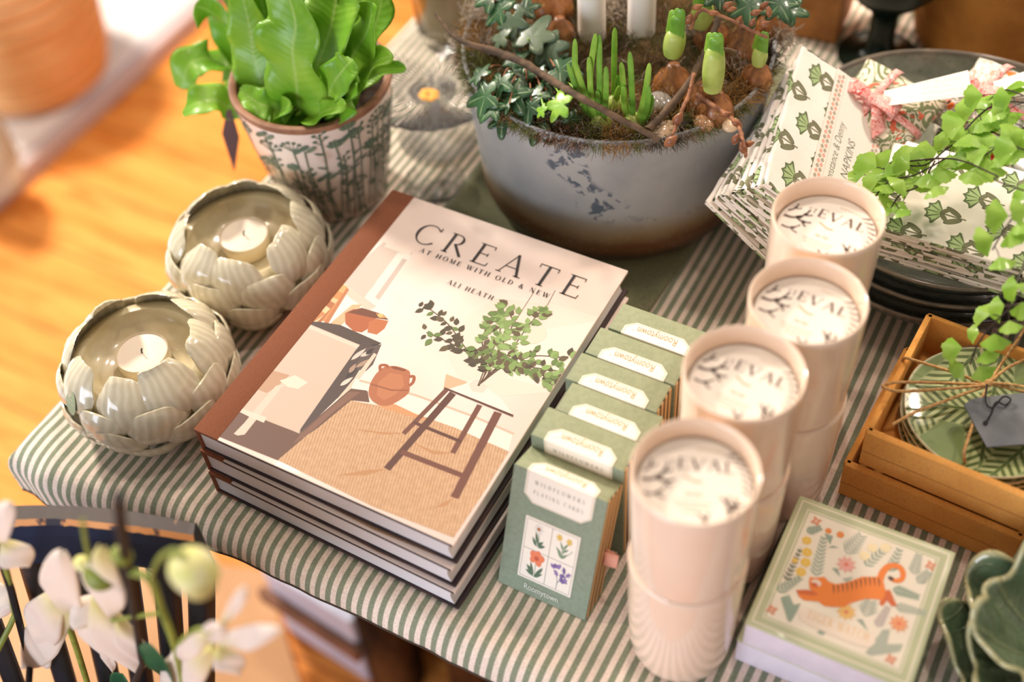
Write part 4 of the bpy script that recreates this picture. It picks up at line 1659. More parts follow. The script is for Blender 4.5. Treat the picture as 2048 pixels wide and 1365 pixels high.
def make_bulb(px, py, r, label, shoot=None, z=None, sw=.0085, flat=1.1):
    p = on_planter(px, py, GZ+.010 if z is None else z)
    t = thing('flower_bulb', label, 'flower bulb', p, 0, 'bulbs planted in the moss')
    mb = MB()
    prof = [(.001, -r*.9), (r*.5, -r*.8), (r*.85, -r*.45), (r, 0), (r*.93, r*.4), (r*.68, r*.8), (r*.42, r*1.05), (r*.30, r*1.25*flat), (.001, r*1.3*flat)]
    mb.lathe(prof, BULB, 26, rf=lambda t_, z_, j: 1+.05*sin(3*t_+j)+.03*sin(7*t_))
    mb.build('bulb', t, angle=80)
    if shoot:
        # shoot: list of pixels at the bulb's depth: base, sheath top, tip
        bs, stp, tip = [uny(a_, b2, p.y-.002)-p for a_, b2 in shoot]
        ax = (stp-bs)
        mb = MB()
        n = 9
        pts = [bs+ax*(k/n) for k in range(n+1)]
        rad = [sw*(.72+.38*sin(pi*min(1, .15+k/n*.75))) for k in range(n+1)]
        rad[-1] *= .72
        mb.tube(pts, rad, SHEATH, 18)
        mb.build('sheath', t, angle=70)
        d = (tip-stp)
        for k, (dx, l, mt) in enumerate(((-.0035, .82, SHOOTL), (.0025, 1.0, SHOOT), (.0005, .7, SHOOT))):
            blade(t, stp-ax*.15+V((dx, -.001*k, 0)), stp+d*l+V((dx*.6, -.001*k, 0)), sw*.62, mt)
    return t


make_bulb(1345, 175, .0150, 'brown bulb with a pale green shoot, just right of the white candles', ((1345, 108), (1353, 62), (1357, 14)), sw=.0072)
make_bulb(1432, 225, .0135, 'brown bulb with the tallest front shoot, nearest the napkins', ((1425, 178), (1430, 95), (1432, 62)), sw=.0072)
make_bulb(1425, 90, .0150, 'brown bulb with a green shoot at the top of the photo, behind the others', ((1402, 50), (1408, 8), (1402, -30)), sw=.0078)
make_bulb(1513, 160, .0120, 'brown bulb with a slim rounded shoot beside the napkins', ((1517, 128), (1522, 96), (1527, 60)), sw=.0052)
make_bulb(1100, 18, .0200, 'large golden brown bulb behind the ivy, left of the candles')
make_bulb(1120, 75, .0130, 'small dark brown bulb between the ivy and the candles')
make_bulb(1400, 205, .0125, 'purplish brown bulb lying behind the pebbles')
make_bulb(1490, 105, .0170, 'large coppery bulb at the right side of the planter')
make_bulb(1545, 60, .0130, 'coppery bulb at the far right edge of the planter')

# narcissus clumps
clumps = [
    ('slim green narcissus shoots in the clump nearest the ivy', [((900, 620), (780, 305)), ((860, 505), (752, 345)), ((880, 560), (868, 312)), ((925, 525), (925, 190)), ((838, 450), (905, 182)), ((950, 565), (962, 362)), ((800, 400), (792, 212)), ((918, 540), (915, 495))], (935, 640)),
    ('single taller green shoot between the two narcissus clumps', [((1000, 480), (1010, 150)), ((1015, 500), (1030, 410)), ((985, 600), (1040, 470))], (1010, 540)),
    ('slim green narcissus shoots in the clump right of centre', [((1078, 640), (1045, 340)), ((1110, 640), (1092, 282)), ((1138, 660), (1200, 345)), ((1175, 610), (1215, 520)), ((1060, 600), (1058, 470)), ((1165, 640), (1196, 470))], (1110, 640)),
]
for lb, bl, bc in clumps:
    p = on_planter(860+bc[0]/2.73, bc[1]/2.73+14, GZ+.006)
    t = thing('narcissus_shoots', lb, 'plant', p, 0, 'narcissus shoots in the planter')
    mb = MB().ball((0, 0, 0), (.008, .008, .010), SHEATH, 14, 10)
    mb.build('bulb', t)
    for k, (a_, c) in enumerate(bl):
        q0 = uny(860+a_[0]/2.73, a_[1]/2.73, p.y-.002*(k % 3))-p
        q1 = uny(860+c[0]/2.73, c[1]/2.73, p.y-.002*(k % 3))-p
        blade(t, V((q0.x*.5, q0.y*.5, -.002)), q1, .0023, SHOOT if k % 2 else SHOOTL, bow=(q0.x*.25, 0, 0))

# pebbles
PEB = [pm('pebble_cream', (226, 196, 160), .2, (206, 170, 130), 60, coat=.6), pm('pebble_tan', (196, 150, 110), .25, (170, 126, 90), 60, coat=.5), pm('pebble_grey', (150, 144, 136), .15, (124, 118, 110), 60, coat=.7), pm('pebble_dark', (70, 60, 52), .2, (50, 44, 40), 60, coat=.6)]
for (px, py, rx, ry, mi, lb) in ((1330, 262, .0105, .008, 0, 'cream pebble at the front rim of the planter'), (1407, 247, .0085, .007, 1, 'tan pebble near the right rim of the planter'),
                                 (1322, 207, .0120, .009, 2, 'shiny grey pebble between shoots and bulbs'), (1365, 245, .0085, .006, 3, 'dark pebble beside the cream pebble'),
                                 (1302, 228, .0070, .006, 3, 'small dark pebble under the twig'), (1462, 250, .0070, .006, 0, 'pale pebble at the rim close to the napkins')):
    p = on_planter(px, py, GZ+.010)
    mb = MB().ball((0, 0, 0), (rx, ry, rx*.62), PEB[mi], 20, 14)
    o = mb.build('pebble')
    o.location = p
    o.rotation_euler = (0, 0, px)
    tag(o, lb, 'pebble', 'pebbles in the planter')

# twigs
TWIG = pm('twig_bark', (112, 88, 66), .8, (80, 64, 50), 120, .6, 250)
TWIGR = pm('red_twig_bark', (160, 108, 74), .7, (128, 82, 58), 120, .4, 250)
BUD = pm('orange_bud', (156, 98, 58), .5, (124, 74, 46), 90, coat=.3)


def twig(label, pts, r0, r1, mat, buds=(), forks=()):
    P0 = [un(a_, b2, z) for a_, b2, z in pts]
    o0 = P0[0].copy()
    t = thing('budding_twig' if buds else 'bare_twig', label, 'twig', o0)
    P_ = bez([p-o0 for p in P0], 8)
    rr = random.Random(len(P_))
    P_ = [p+V((rr.uniform(-1, 1), rr.uniform(-1, 1), rr.uniform(-1, 1)))*.0004 for p in P_]
    mb = MB().tube(P_, [lerp(r0, r1, k/(len(P_)-1))*(1+.14*(k % 5 == 0)) for k in range(len(P_))], mat, 9)
    for f in forks:
        q = bez([un(a_, b2, z)-o0 for a_, b2, z in f], 6)
        mb.tube(q, [lerp(r1*1.3, r1*.6, k/(len(q)-1)) for k in range(len(q))], mat, 7)
    mb.build('stem', t, angle=80)
    for (a_, b2, z, s_, an) in buds:
        c = un(a_, b2, z)-o0
        ax = V((cos(an), .2, sin(an)))
        q = [c-ax*s_*1.2, c-ax*s_*.5, c, c+ax*s_*.7, c+ax*s_*1.4]
        MB().tube(q, [s_*.35, s_*.72, s_*.78, s_*.5, s_*.1], BUD, 10).build('bud', t, angle=80)
    return t


R_ = GZ+.022
twig('long brown twig lying across the ivy to the front rim', [(975, 98, R_+.01), (1040, 122, R_+.010), (1110, 165, R_+.008), (1160, 195, R_+.012), (1230, 232, R_+.006), (1318, 280, R_-.004)], .0030, .0022, TWIG, forks=[[(975, 98, R_+.01), (940, 88, R_+.012), (905, 70, R_+.014), (872, 28, R_+.02)]])
twig('olive brown forked twig rising past the middle bulbs', [(1295, 262, R_-.003), (1330, 225, R_), (1382, 160, R_+.012), (1415, 95, R_+.03), (1440, 30, R_+.05)], .0030, .0022, TWIG, forks=[[(1400, 120, R_+.02), (1440, 100, R_+.03), (1475, 105, R_+.034)]])
twig('reddish budding twig arching over the right rim to the napkins', [(1395, 190, R_+.0), (1440, 220, R_+.006), (1475, 248, R_+.01), (1488, 290, R_+.01), (1492, 315, R_+.004)], .0018, .0010, TWIGR,
     [(1474, 247, R_+.011, .0034, -.6), (1472, 278, R_+.012, .0036, 1.3), (1488, 300, R_+.008, .0034, -1.2), (1484, 296, R_+.01, .003, 2.0), (1498, 288, R_+.008, .003, .6), (1452, 228, R_+.01, .0028, .4)])
twig('orange budding twig hanging over the front rim pebbles', [(1388, 150, R_+.02), (1378, 190, R_+.02), (1362, 225, R_+.018), (1345, 270, R_+.012)], .0016, .0010, TWIGR,
     [(1356, 238, R_+.018, .0045, 1.2), (1342, 282, R_+.012, .0046, .9), (1382, 180, R_+.02, .003, 1.5)])
twig('reddish twig with round buds at the top right of the planter', [(1380, 60, R_+.045), (1400, 22, R_+.055), (1440, 30, R_+.058), (1490, 55, R_+.055), (1535, 75, R_+.05)], .0014, .0010, TWIGR,
     [(1378, 38, R_+.052, .0034, 1.2), (1395, 14, R_+.06, .003, .5), (1427, 26, R_+.06, .0028, .2), (1455, 10, R_+.064, .003, .8), (1463, 18, R_+.062, .0028, .3), (1478, 42, R_+.058, .003, 1.3), (1528, 12, R_+.06, .0032, 1.0), (1512, 25, R_+.06, .003, .5), (1538, 24, R_+.06, .003, 1.8), (1505, 45, R_+.058, .0028, 1.2), (1530, 48, R_+.058, .003, .6)])

# ivy
m, b = base('ivy_leaf', .33, coat=.25)
n_ = X.T.nodes.new('ShaderNodeUVMap')
u, v, _ = xyz(n_.outputs[0])
r_ = xm('SQRT', u*u+v*v)
an_ = xm('ARCTAN2', u, v)
veins = smooth(.88, 1.0, xm('COSINE', an_*5.6))*smooth(.0, .15, r_)*smooth(1.1, .5, r_)
c = cmix(smooth(.3, .75, nz(40, 3)), (30, 62, 36), (58, 96, 58))
setc(b, cmix(veins*.75, c, (132, 156, 112)))
bump(b, veins+nz(120, 2), .3, .0006)
IVY = m
IVYL = pm('young_ivy_leaf', (150, 190, 70), .35, (120, 170, 50), 60, coat=.2)
IVYG = pm('grey_green_leaf', (92, 108, 82), .4, (70, 90, 66), 50, coat=.2)
ivy = thing('ivy_plant', 'dark green trailing ivy at the left side of the planter', 'ivy', on_planter(1060, 110, GZ+.004))
IV = V(ivy.location)


def ivy_outline(n=60):
    out = []
    for k in range(n):
        a = 2*pi*k/n        # 0 = tip
        lob = 0
        for c, wd, h in ((0, .42, 1.0), (1.15, .38, .80), (-1.15, .38, .80), (2.25, .40, .55), (-2.25, .40, .55)):
            d = (a-c+pi) % (2*pi)-pi
            lob = max(lob, h*math.exp(-(d/wd)**2))
        r = .42+.58*lob
        if abs((a % (2*pi))-pi) < .25:
            r *= .55
        out.append((r*sin(a), r*cos(a)))
    return out


OUT = ivy_outline()


def ivy_leaf(c, s, tip, face, mat, parent, droop=.25):
    """c centre, tip direction (3D), face normal"""
    c = V(c)
    nn = V(face).normalized()
    t_ = V(tip)
    t_ = (t_-nn*t_.dot(nn)).normalized()
    x_ = t_.cross(nn)
    N = len(OUT)
    K = 4
    vs, uv = [c.copy()], [(0, 0)]
    for k in range(1, K+1):
        f = k/K
        for (a, b2) in OUT:
            # blend the inner rings towards a circle
            a1, b1 = a*f, b2*f
            z = -droop*(a1*a1+.6*b1*b1)*s+.05*s*abs(a1)
            vs.append(c+x_*(a1*s)+t_*(b1*s)+nn*z)
            uv.append((a1, b1))
    fs = [(0, 1+i, 1+(i+1) % N) for i in range(N)]
    for k in range(K-1):
        for i in range(N):
            j = (i+1) % N
            fs.append((1+k*N+i, 1+(k+1)*N+i, 1+(k+1)*N+j, 1+k*N+j))
    mb = MB()
    mb.add(vs, fs, mat, uv)
    o = mb.build('leaf', parent, fixn=False, angle=80)
    sl = o.modifiers.new('thickness', 'SOLIDIFY')
    sl.thickness = .0004
    return o


rnd = random.Random(77)
vines = MB()
ivl = [  # px, py, dz, size, tip angle in picture (deg, 0 = right, 90 = down), material
    (972, 192, .016, .0165, 170, 0), (1000, 165, .020, .0140, 120, 0), (1025, 190, .016, .0150, 60, 0), (985, 215, .012, .0120, 140, 0), (1005, 240, .003, .0120, 100, 0),
    (1075, 190, .018, .0125, 150, 0), (1060, 212, .014, .0130, 110, 0), (1092, 210, .012, .0120, 40, 0), (1072, 245, .004, .0145, 110, 0), (1088, 262, .000, .0110, 60, 0),
    (1120, 140, .022, .0155, 20, 0), (1065, 75, .030, .0190, 330, 2), (1095, 95, .026, .0165, 60, 2), (1000, 20, .036, .0150, 200, 0), (985, -5, .040, .0150, 240, 0),
    (1025, 40, .034, .0130, 100, 2), (1045, 155, .014, .0140, 200, 0), (1100, 165, .012, .0130, 90, 0), (1030, 120, .018, .0120, 30, 0), (1135, 170, .012, .0110, 120, 0),
    (1005, 75, .026, .0110, 190, 2), (960, 150, .020, .0110, 230, 0), (1050, 235, .006, .0100, 160, 0), (1110, 225, .012, .0110, 30, 0), (1015, 205, .014, .0115, 220, 0), (1050, 20, .03, .012, 300, 0),
    (1110, 130, .016, .0120, 300, 0), (1140, 240, .004, .0095, 70, 0), (1075, 135, .014, .0120, 120, 0),
    (1122, 210, .022, .0130, 190, 1), (1168, 200, .018, .0055, 300, 1), (1085, 222, .018, .0060, 200, 1),
    (1440, -8, .05, .0150, 200, 0), (1500, 10, .045, .0190, 90, 0), (1560, 8, .045, .0170, 60, 0), (1580, 20, .03, .0150, 20, 0), (1468, -14, .045, .0130, 250, 0),
]
for (px, py, dz, s, an, mi) in ivl[:32]:
    p = un(px, py, GZ+.006+dz)
    a = RD(an)
    p2 = un(px+20*cos(a), py+20*sin(a), GZ+.004+dz)
    tip = (p2-p).normalized()+V((0, 0, rnd.uniform(-.35, .1)))
    face = V((-.3+rnd.uniform(-.3, .3), -.55+rnd.uniform(-.25, .25), 1))
    ivy_leaf(p-IV, s*1.22, tip, face, (IVY, IVYL, IVYG)[mi], ivy)
    q = on_planter(lerp(px, 1060, .5), lerp(py, 120, .5), GZ+.012)
    back = p-tip.normalized()*s*.3
    vines.tube(bez([q-IV, (q+back)/2-IV+V((0, 0, .006)), back-IV], 5), .0007, TWIGR if mi == 0 else SHOOTL, 6)
vines.build('vine_stem', ivy, angle=80)
iv2 = thing('ivy_plant', 'dark rounded ivy leaves at the top right back of the planter', 'ivy', on_planter(1520, 30, GZ+.004))
I2 = V(iv2.location)
vines = MB()
for (px, py, dz, s, an, mi) in ivl[32:]:
    p = un(px, py, GZ+.006+dz)
    a = RD(an)
    tip = (un(px+20*cos(a), py+20*sin(a), GZ+.004+dz)-p).normalized()
    ivy_leaf(p-I2, s, tip, V((.1, -.5, 1)), IVY, iv2)
    vines.tube(bez([V((0, 0, 0)), (p-I2)*.5+V((0, 0, .01)), p-I2], 5), .0008, TWIG, 6)
vines.build('vine_stem', iv2, angle=80)
# ================================================================== grey-green bowls
m, b = base('bowl_glaze', .22, coat=.6)
ox, oy, oz = xyz(coord())
rr_ = xm('SQRT', ox*ox+oy*oy)
c = cmix(smooth(.3, .7, nz(40, 5)), (104, 110, 92), (134, 136, 118))
c = cmix(smooth(.55, .8, nz(300, 2)), c, (86, 84, 70))
setc(b, c)
BOWLI = m
m, b = base('bowl_outside', .3, coat=.5)
c = cmix(smooth(.35, .65, nz(16, 4)), (52, 50, 46), (58, 76, 76))
setc(b, c)
BOWLO = m
RIMB = pm('bowl_rim', (120, 108, 92), .3, (96, 88, 76), 60, coat=.4)
BC = (.3810, .4370)
for k, lb in enumerate(('lowest dark bowl of the stack of three, on the striped cloth', 'middle dark bowl in the stack of three', 'top grey-green bowl of the stack, holding napkins and sachets')):
    t = thing('ceramic_bowl', lb, 'bowl', (BC[0], BC[1], .0008+.0185*k), .4*k, 'large glazed bowls in a stack')
    rf = lambda t_, z, j, k=k: 1+(.013*sin(3*t_+.8+k)+.008*sin(5*t_+2+k*2))*min(1, z/.05)**2
    out = MB()
    H = .0555
    pr_o = [(.001, 0), (.050, 0), (.054, .001), (.056, .004), (.070, .008), (.090, .017), (.108, .029), (.121, .041), (.1275, .050), (.1295, H-.001)]
    pr_r = [(.1295, H-.001), (.1296, H), (.1285, H+.0012), (.1268, H+.0005), (.1255, H-.002)]
    pr_i = [(.1255, H-.002), (.119, .042), (.104, .0305), (.088, .020), (.068, .0125), (.05, .0105), (.001, .0100)]
    out.lathe(pr_o, BOWLO, 96, rf)
    out.lathe(pr_r, RIMB, 96, rf)
    out.lathe(pr_i, BOWLI, 96, rf)
    # drop the caps between the joined bands
    keep = [(f, mm) for f, mm in zip(out.f, out.m) if len(f) < 20]
    out.f = [f for f, _ in keep]+[list(range(96))[::-1]]
    out.m = [mm for _, mm in keep]+[0]
    out.build('bowl', t, angle=70)

# ================================================================== block-printed napkins
m, b = base('block_print_cotton', .9, .15, sheen=.15)
n_ = X.T.nodes.new('ShaderNodeUVMap')
u, v, _ = xyz(n_.outputs[0])
CW, CHt = .0410, .0245
U, Vv = u*(1/CW), v*(1/CHt)
row = xm('FLOOR', Vv)
U = U+xm('MULTIPLY', xm('MODULO', xm('ABSOLUTE', row), 2), .5)
x = (xm('FRACT', U)-.5)*(CW*1000/1.32)
y = (xm('FRACT', Vv)-.5)*(CHt*1000/1.32)


def ellx(cx, cy, a, bb, rot):
    c_, s_ = cos(rot), sin(rot)
    p = ((x-cx)*c_+(y-cy)*s_)*(1/a)
    q = ((x-cx)*(-s_)+(y-cy)*c_)*(1/bb)
    return p*p+q*q


hx, hy = (x-1.2)*-1, y
r = xm('SQRT', hx*hx+hy*hy)
th = xm('ARCTAN2', hy, hx)
edge = 10.2+xm('ABSOLUTE', xm('SINE', th*6))*-1.6
head = smooth(.4, 0, r-edge)*smooth(1.18, 1.08, xm('ABSOLUTE', th))
hline = xm('MAXIMUM', smooth(.86, .97, xm('ABSOLUTE', xm('COSINE', th*6)))*smooth(2, 3, r), smooth(.9, .2, xm('ABSOLUTE', r-edge+.3)))*head
hline = xm('MAXIMUM', hline, smooth(.6, .1, xm('ABSOLUTE', xm('ABSOLUTE', th)*r-1.12*r))*head)
lv = xm('MINIMUM', xm('MINIMUM', ellx(5.6, 3.4, 4.6, 1.7, -.55), ellx(6.4, -3.6, 4.8, 1.8, .6)), xm('MINIMUM', ellx(1.6, 2.6, 3.4, 1.3, .9), ellx(1.6, -2.6, 3.4, 1.3, -.9)))
leafm = smooth(1.12, .95, lv)
lline = smooth(.25, .05, xm('ABSOLUTE', lv-.95))
stem = smooth(.62, .45, xm('ABSOLUTE', y))*(x > 1)*(x < 12.5)
base_c = cmix(smooth(.3, .7, nz(30, 3)), (250, 243, 232), (242, 232, 220))
c = cmix(head, base_c, (168, 190, 134))
c = cmix(hline*.85, c, (74, 84, 60))
c = cmix(xm('MAXIMUM', leafm, stem), c, (124, 124, 96))
c = cmix(lline*.7, c, (62, 66, 48))
setc(b, c)
bump(b, nz(60, 4), .3, .0015)
PRINT = m


def make_napkin(W, L, T, seed, uvo, name='napkin'):
    """folded cotton napkin, its fold along the left long side"""
    r_ = random.Random(seed)
    ph = [r_.uniform(0, 9) for _ in range(6)]
    mb = MB()
    rad = T/2
    prof = [(W, 0), (W*.66, 0), (W*.33, 0), (rad, 0)]+[(rad-rad*sin(pi*k/8), rad-rad*cos(pi*k/8)) for k in range(1, 8)]+[(rad, T), (W*.2, T), (W*.4, T), (W*.6, T), (W*.8, T), (W, T)]
    al = [0]
    for p, q in zip(prof, prof[1:]):
        al.append(al[-1]+hypot(q[0]-p[0], q[1]-p[1]))
    NV = 26
    vs, uv = [], []
    for j in range(NV+1):
        y = L*j/NV
        for i, (px, pz) in enumerate(prof):
            wob = .0012*noise.noise(V((px*30+ph[0], y*26, ph[1])))
            bul = .0012*noise.noise(V((y*60, ph[2], 0)))*(1 if px < rad*1.5 else .2)
            vs.append((px+bul, y+.0015*noise.noise(V((px*25, ph[3]+(j > NV/2)*5, 2))), pz+wob*(pz/T)))
            uv.append((uvo[0]+al[i], uvo[1]+y))
    n = len(prof)
    fs = [(j*n+i, j*n+i+1, (j+1)*n+i+1, (j+1)*n+i) for j in range(NV) for i in range(n-1)]
    fs += [(j*n+n-1, j*n, (j+1)*n, (j+1)*n+n-1) for j in range(NV)]
    mb.add(vs, fs, PRINT, uv)
    # folded ends: two soft tucks
    for y0, sg in ((0, -1), (L, 1)):
        for q in range(2):
            z0, z1 = T*.5*q, T*.5*(q+1)
            def fn(u, v, y0=y0, sg=sg, z0=z0, z1=z1, q=q):
                an = -pi/2+pi*v
                k_ = rad*.4
                return V((lerp(rad*.4, W, u), y0+sg*(k_*cos(an)*(.8+.3*sin(u*9+q))-.0003), (z0+z1)/2+(z1-z0)/2*sin(an)))
            mb.grid(fn, 20, 8, PRINT, uvs=lambda u, v, q=q: (uvo[0]+u*W+.01*q, uvo[1]+v*.004+.011*(q+1)))
    return mb


def napkin(M, label, group, W, L, T, seed, uvo, lab=False):
    t = thing('folded_napkin', label, 'napkin', (0, 0, 0), 0, group)
    t.matrix_world = M
    make_napkin(W, L, T, seed, uvo).build('cloth', t, angle=60)
    if lab:
        lb = MB()
        x0, x1 = .0330, W+.0012
        y0, y1 = .004, L+.0005
        lb.slab([(x0, y0, T+.0008), (x1, y0, T+.0008), (x1, y1, T+.0008), (x0, y1, T+.0008)], (0, 0, .0004), CARD)
        z = T+.00125
        for row_, x in ((0, x0+.0035), (1, x0+.0066), (2, x1-.0035), (3, x1-.0066)):
            for k in range(28):
                y = y0+.004+k*.0046+(row_ % 2)*.0023
                if y > y1-.003:
                    continue
                c = [(226, 168, 148), (176, 164, 142)][(k+row_) % 2]
                lb.poly([(x+p[1], y+p[0], z) for p in leaf2(-.0018, 0, 0, .0042, .0030, 6)], ink(c))
        lb.poly([(x0+.0095+p[0]*1, p[1], z) for p in ((0, y0), (.0003, y0), (.0003, y1), (0, y1))], ink((200, 190, 176)))
        # lines of lettering run along the fold
        mp = lambda x, y: (x0+.0180-y, y0+.026+x, z)
        ftext(lb, 'Constance & Denny', mp, ink((120, 124, 108)), .0062, x0=.0, y0=0, width=.060, slant=.25)
        mp = lambda x, y: (x0+.0300-y, y0+.026+x, z)
        ftext(lb, 'NAPKINS', mp, ink((110, 114, 100)), .0066, x0=.014, y0=0, width=.036, slant=.25)
        o = lb.build('paper_label', t, angle=30)
        tag(o, 'white paper label with a row of pink and grey drops', None)
    return t


TL = RD(36)
ordn = ['lowest', 'second', 'third', 'fourth', 'fifth', 'sixth', 'seventh', 'eighth', 'ninth', 'topmost']
O0 = V((.2330, .3090, .1035))
nrm = V((sin(TL), 0, cos(TL)))
for i in range(10):
    f = i/9
    Rm_ = Matrix.Rotation(RD(-1+12*f+(.8 if i % 2 else -.8)), 4, nrm) @ Matrix.Rotation(TL, 4, 'Y')
    org = O0+nrm*(.00435*i)+V((.016*f+(.0012 if i % 3 == 1 else 0), -.002+.003*((i*7) % 5)/5, 0))
    M = Matrix.Translation(org) @ Rm_
    lb = ('%s folded napkin from the bottom in the tilted stack against the planter' % ordn[i]) if i < 9 else 'topmost napkin of the tilted stack, wearing a white paper label'
    napkin(M, lb, 'tilted stack of block-printed napkins', .084, .128+.002*((i*3) % 4), .0042, i, (.013*i, .021*i), lab=(i == 9))
names2 = ['lowest', 'second', 'third', 'fourth', 'top']
for i in range(5):
    M = Matrix.Translation(V((.3440+.003*((i*2) % 3), .3155-.0015*((i*3) % 3), .0955+.0056*i-(.001 if i == 0 else 0)))) @ Matrix.Rotation(RD(2.5+(i % 2)*1.5), 4, 'Z') @ Matrix.Rotation(RD(1.5 if i < 4 else 2.0), 4, 'Y')
    napkin(M, '%s napkin of the flat stack lying across the front of the bowl' % names2[i], 'flat stack of block-printed napkins on the bowl', .0980, .092, .0052, 20+i, (.005+.02*i, .008*i))
for i in range(3):
    M = Matrix.Translation(V((.4490, .320, .0955+.0075*i))) @ Matrix.Rotation(RD(-4+i), 4, 'Z')
    napkin(M, '%s napkin of the small stack at the right edge of the photo' % names2[[0, 1, 4][i]], 'small napkin stack at the right edge', .080, .090, .0070, 30+i, (.01+.02*i, .014*i))

# ================================================================== scented sachets
def sachet_mat(name, c0, c1, c2, c3, s):
    m, b = base(name, .85, .15, sheen=.1)
    w1 = nz(s, 2, dist=2.2)
    w2 = nz(s*.8, 2, dist=3.0)
    w3 = nz(s*1.1, 1, dist=.5)
    k = xm('ABSOLUTE', xm('FRACT', w1*7)-.5)
    c = cmix(smooth(.18, .26, k), c0, c1)
    c = cmix(smooth(.58, .62, w2), c, c2)
    c = cmix(smooth(.66, .69, w3), c, c3)
    setc(b, c)
    bump(b, nz(60, 3), .3, .002)
    return m


SM = [sachet_mat('sachet_green_print', (236, 224, 200), (128, 138, 100), (220, 110, 84), (196, 40, 36), 34),
      sachet_mat('sachet_white_print', (246, 238, 230), (176, 180, 162), (236, 160, 140), (232, 120, 60), 60),
      sachet_mat('sachet_dark_print', (220, 210, 190), (84, 90, 66), (214, 60, 50), (196, 40, 36), 34)]
BOWR = sachet_mat('ribbon_red_print', (246, 200, 190), (236, 150, 142), (214, 90, 84), (250, 226, 216), 150)


def make_sachet(M, label, mi, S, bow):
    t = thing('fabric_sachet', label, 'sachet', (0, 0, 0), 0, 'floral fabric sachets in the bowl')
    t.matrix_world = M
    mb = MB()
    for sg in (1, -1):
        def fn(u, v, sg=sg):
            x, y = (u-.5)*2, (v-.5)*2
            h = max(0, (1-x*x)*(1-y*y))**.42*.0145
            k = 1-.07*(1-abs(x)**2)*abs(y)**3-.0
            kk = 1-.07*(1-abs(y)**2)*abs(x)**3
            return V((x*S/2*kk, y*S/2*k, sg*h+.0006*noise.noise(V((x*4, y*4, sg*3)))*4))
        mb.grid(fn, 26, 26, SM[mi])
    mb.build('pillow', t, angle=80)
    if bow:
        rb = MB()
        cx, cy, cz = -.008, -.006, .0155
        for sg in (1, -1):
            def loop(u, v, sg=sg):
                a = 2*pi*u
                r_ = .0105
                return V((cx+sg*(r_+.001-r_*cos(a)), cy+(v-.5)*.011*(1.3-.8*(1-sin(a/2))), cz+.0055*sin(a)+.003))
            rb.grid(loop, 22, 4, BOWR)
            def tail(u, v, sg=sg):
                return V((cx+sg*(.003+.017*u)+(v-.5)*.004, cy-.019*u+(v-.5)*.011*(.3+.9*u), cz+.001+.003*sin(u*5)))
            rb.grid(tail, 12, 4, BOWR)
        rb.ball((cx, cy, cz+.003), (.0035, .0045, .0035), BOWR)
        for ax in (0, 1):
            def band(u, v, ax=ax):
                s = (u-.5)*S*.98
                h = max(0, 1-(2*s/S)**2)**.42*.0150+.0006
                return V((s, cy+(v-.5)*.006, h)) if ax == 0 else V((cx+(v-.5)*.006, s, h))
            rb.grid(band, 24, 2, BOWR)
        o = rb.build('ribbon_bow', t, fixn=False, angle=80)
        sl = o.modifiers.new('thickness', 'SOLIDIFY')
        sl.thickness = .0005
        tag(o, 'pink and red ribbon bow', None)
        tg = MB()
        T = Matrix.Translation((cx+.006, cy+.004, cz+.0075)) @ Matrix.Rotation(bow, 4, 'Z') @ Matrix.Rotation(RD(-4), 4, 'Y')
        tg.X = T
        tg.slab([(0, -.009, 0), (.062, -.010, 0), (.062, .012, 0), (.002, .004, 0)], (0, 0, .0004), CARD)
        for k in range(4):
            pts = [(.028+.0007*j, .006-.0045*k+.0008*sin(j*1.9+k)*(1 if k else 1.6), .00046) for j in range(42 if k != 1 else 30)]
            for a_, c_ in zip(pts[::2], pts[1::2]):
                q = _ln(a_[0], a_[1], c_[0], c_[1], .00035)
                tg.poly([(p[0], p[1], .00046) for p in q], ink((206, 190, 172)))
        o = tg.build('gift_tag', t, angle=30)
        tag(o, 'long white tag with faint handwriting', None)
    return t


def at_rot(px, py, z, rz, rx=0, ry=0):
    return Matrix.Translation(un(px, py, z)) @ Matrix.Rotation(rz, 4, 'Z') @ Matrix.Rotation(rx, 4, 'X') @ Matrix.Rotation(ry, 4, 'Y')


make_sachet(at_rot(1765, 226, .106, RD(-14), RD(16), RD(6)), 'green swirl-printed sachet with a red bow and white tag, left in the bowl', 0, .072, RD(40))
make_sachet(at_rot(1990, 212, .108, RD(-16), RD(16), RD(-4)), 'white sprig-printed sachet with a bow, at the right in the bowl', 1, .070, RD(42))
make_sachet(at_rot(1945, 318, .078, RD(10), RD(6), 0), 'dark green and red sachet half buried under the white one', 2, .064, None)

# ================================================================== kraft boxes, plates, twine
m, b = base('kraft_card', .75, .25)
c = cmix(smooth(.3, .7, nz(26, 4)), (232, 168, 88), (220, 152, 74))
c = cmix(smooth(.5, .8, nz(700, 2)), c, (202, 138, 68))
setc(b, c)
bump(b, nz(900, 2), .15, .0003)
KRAFT = m


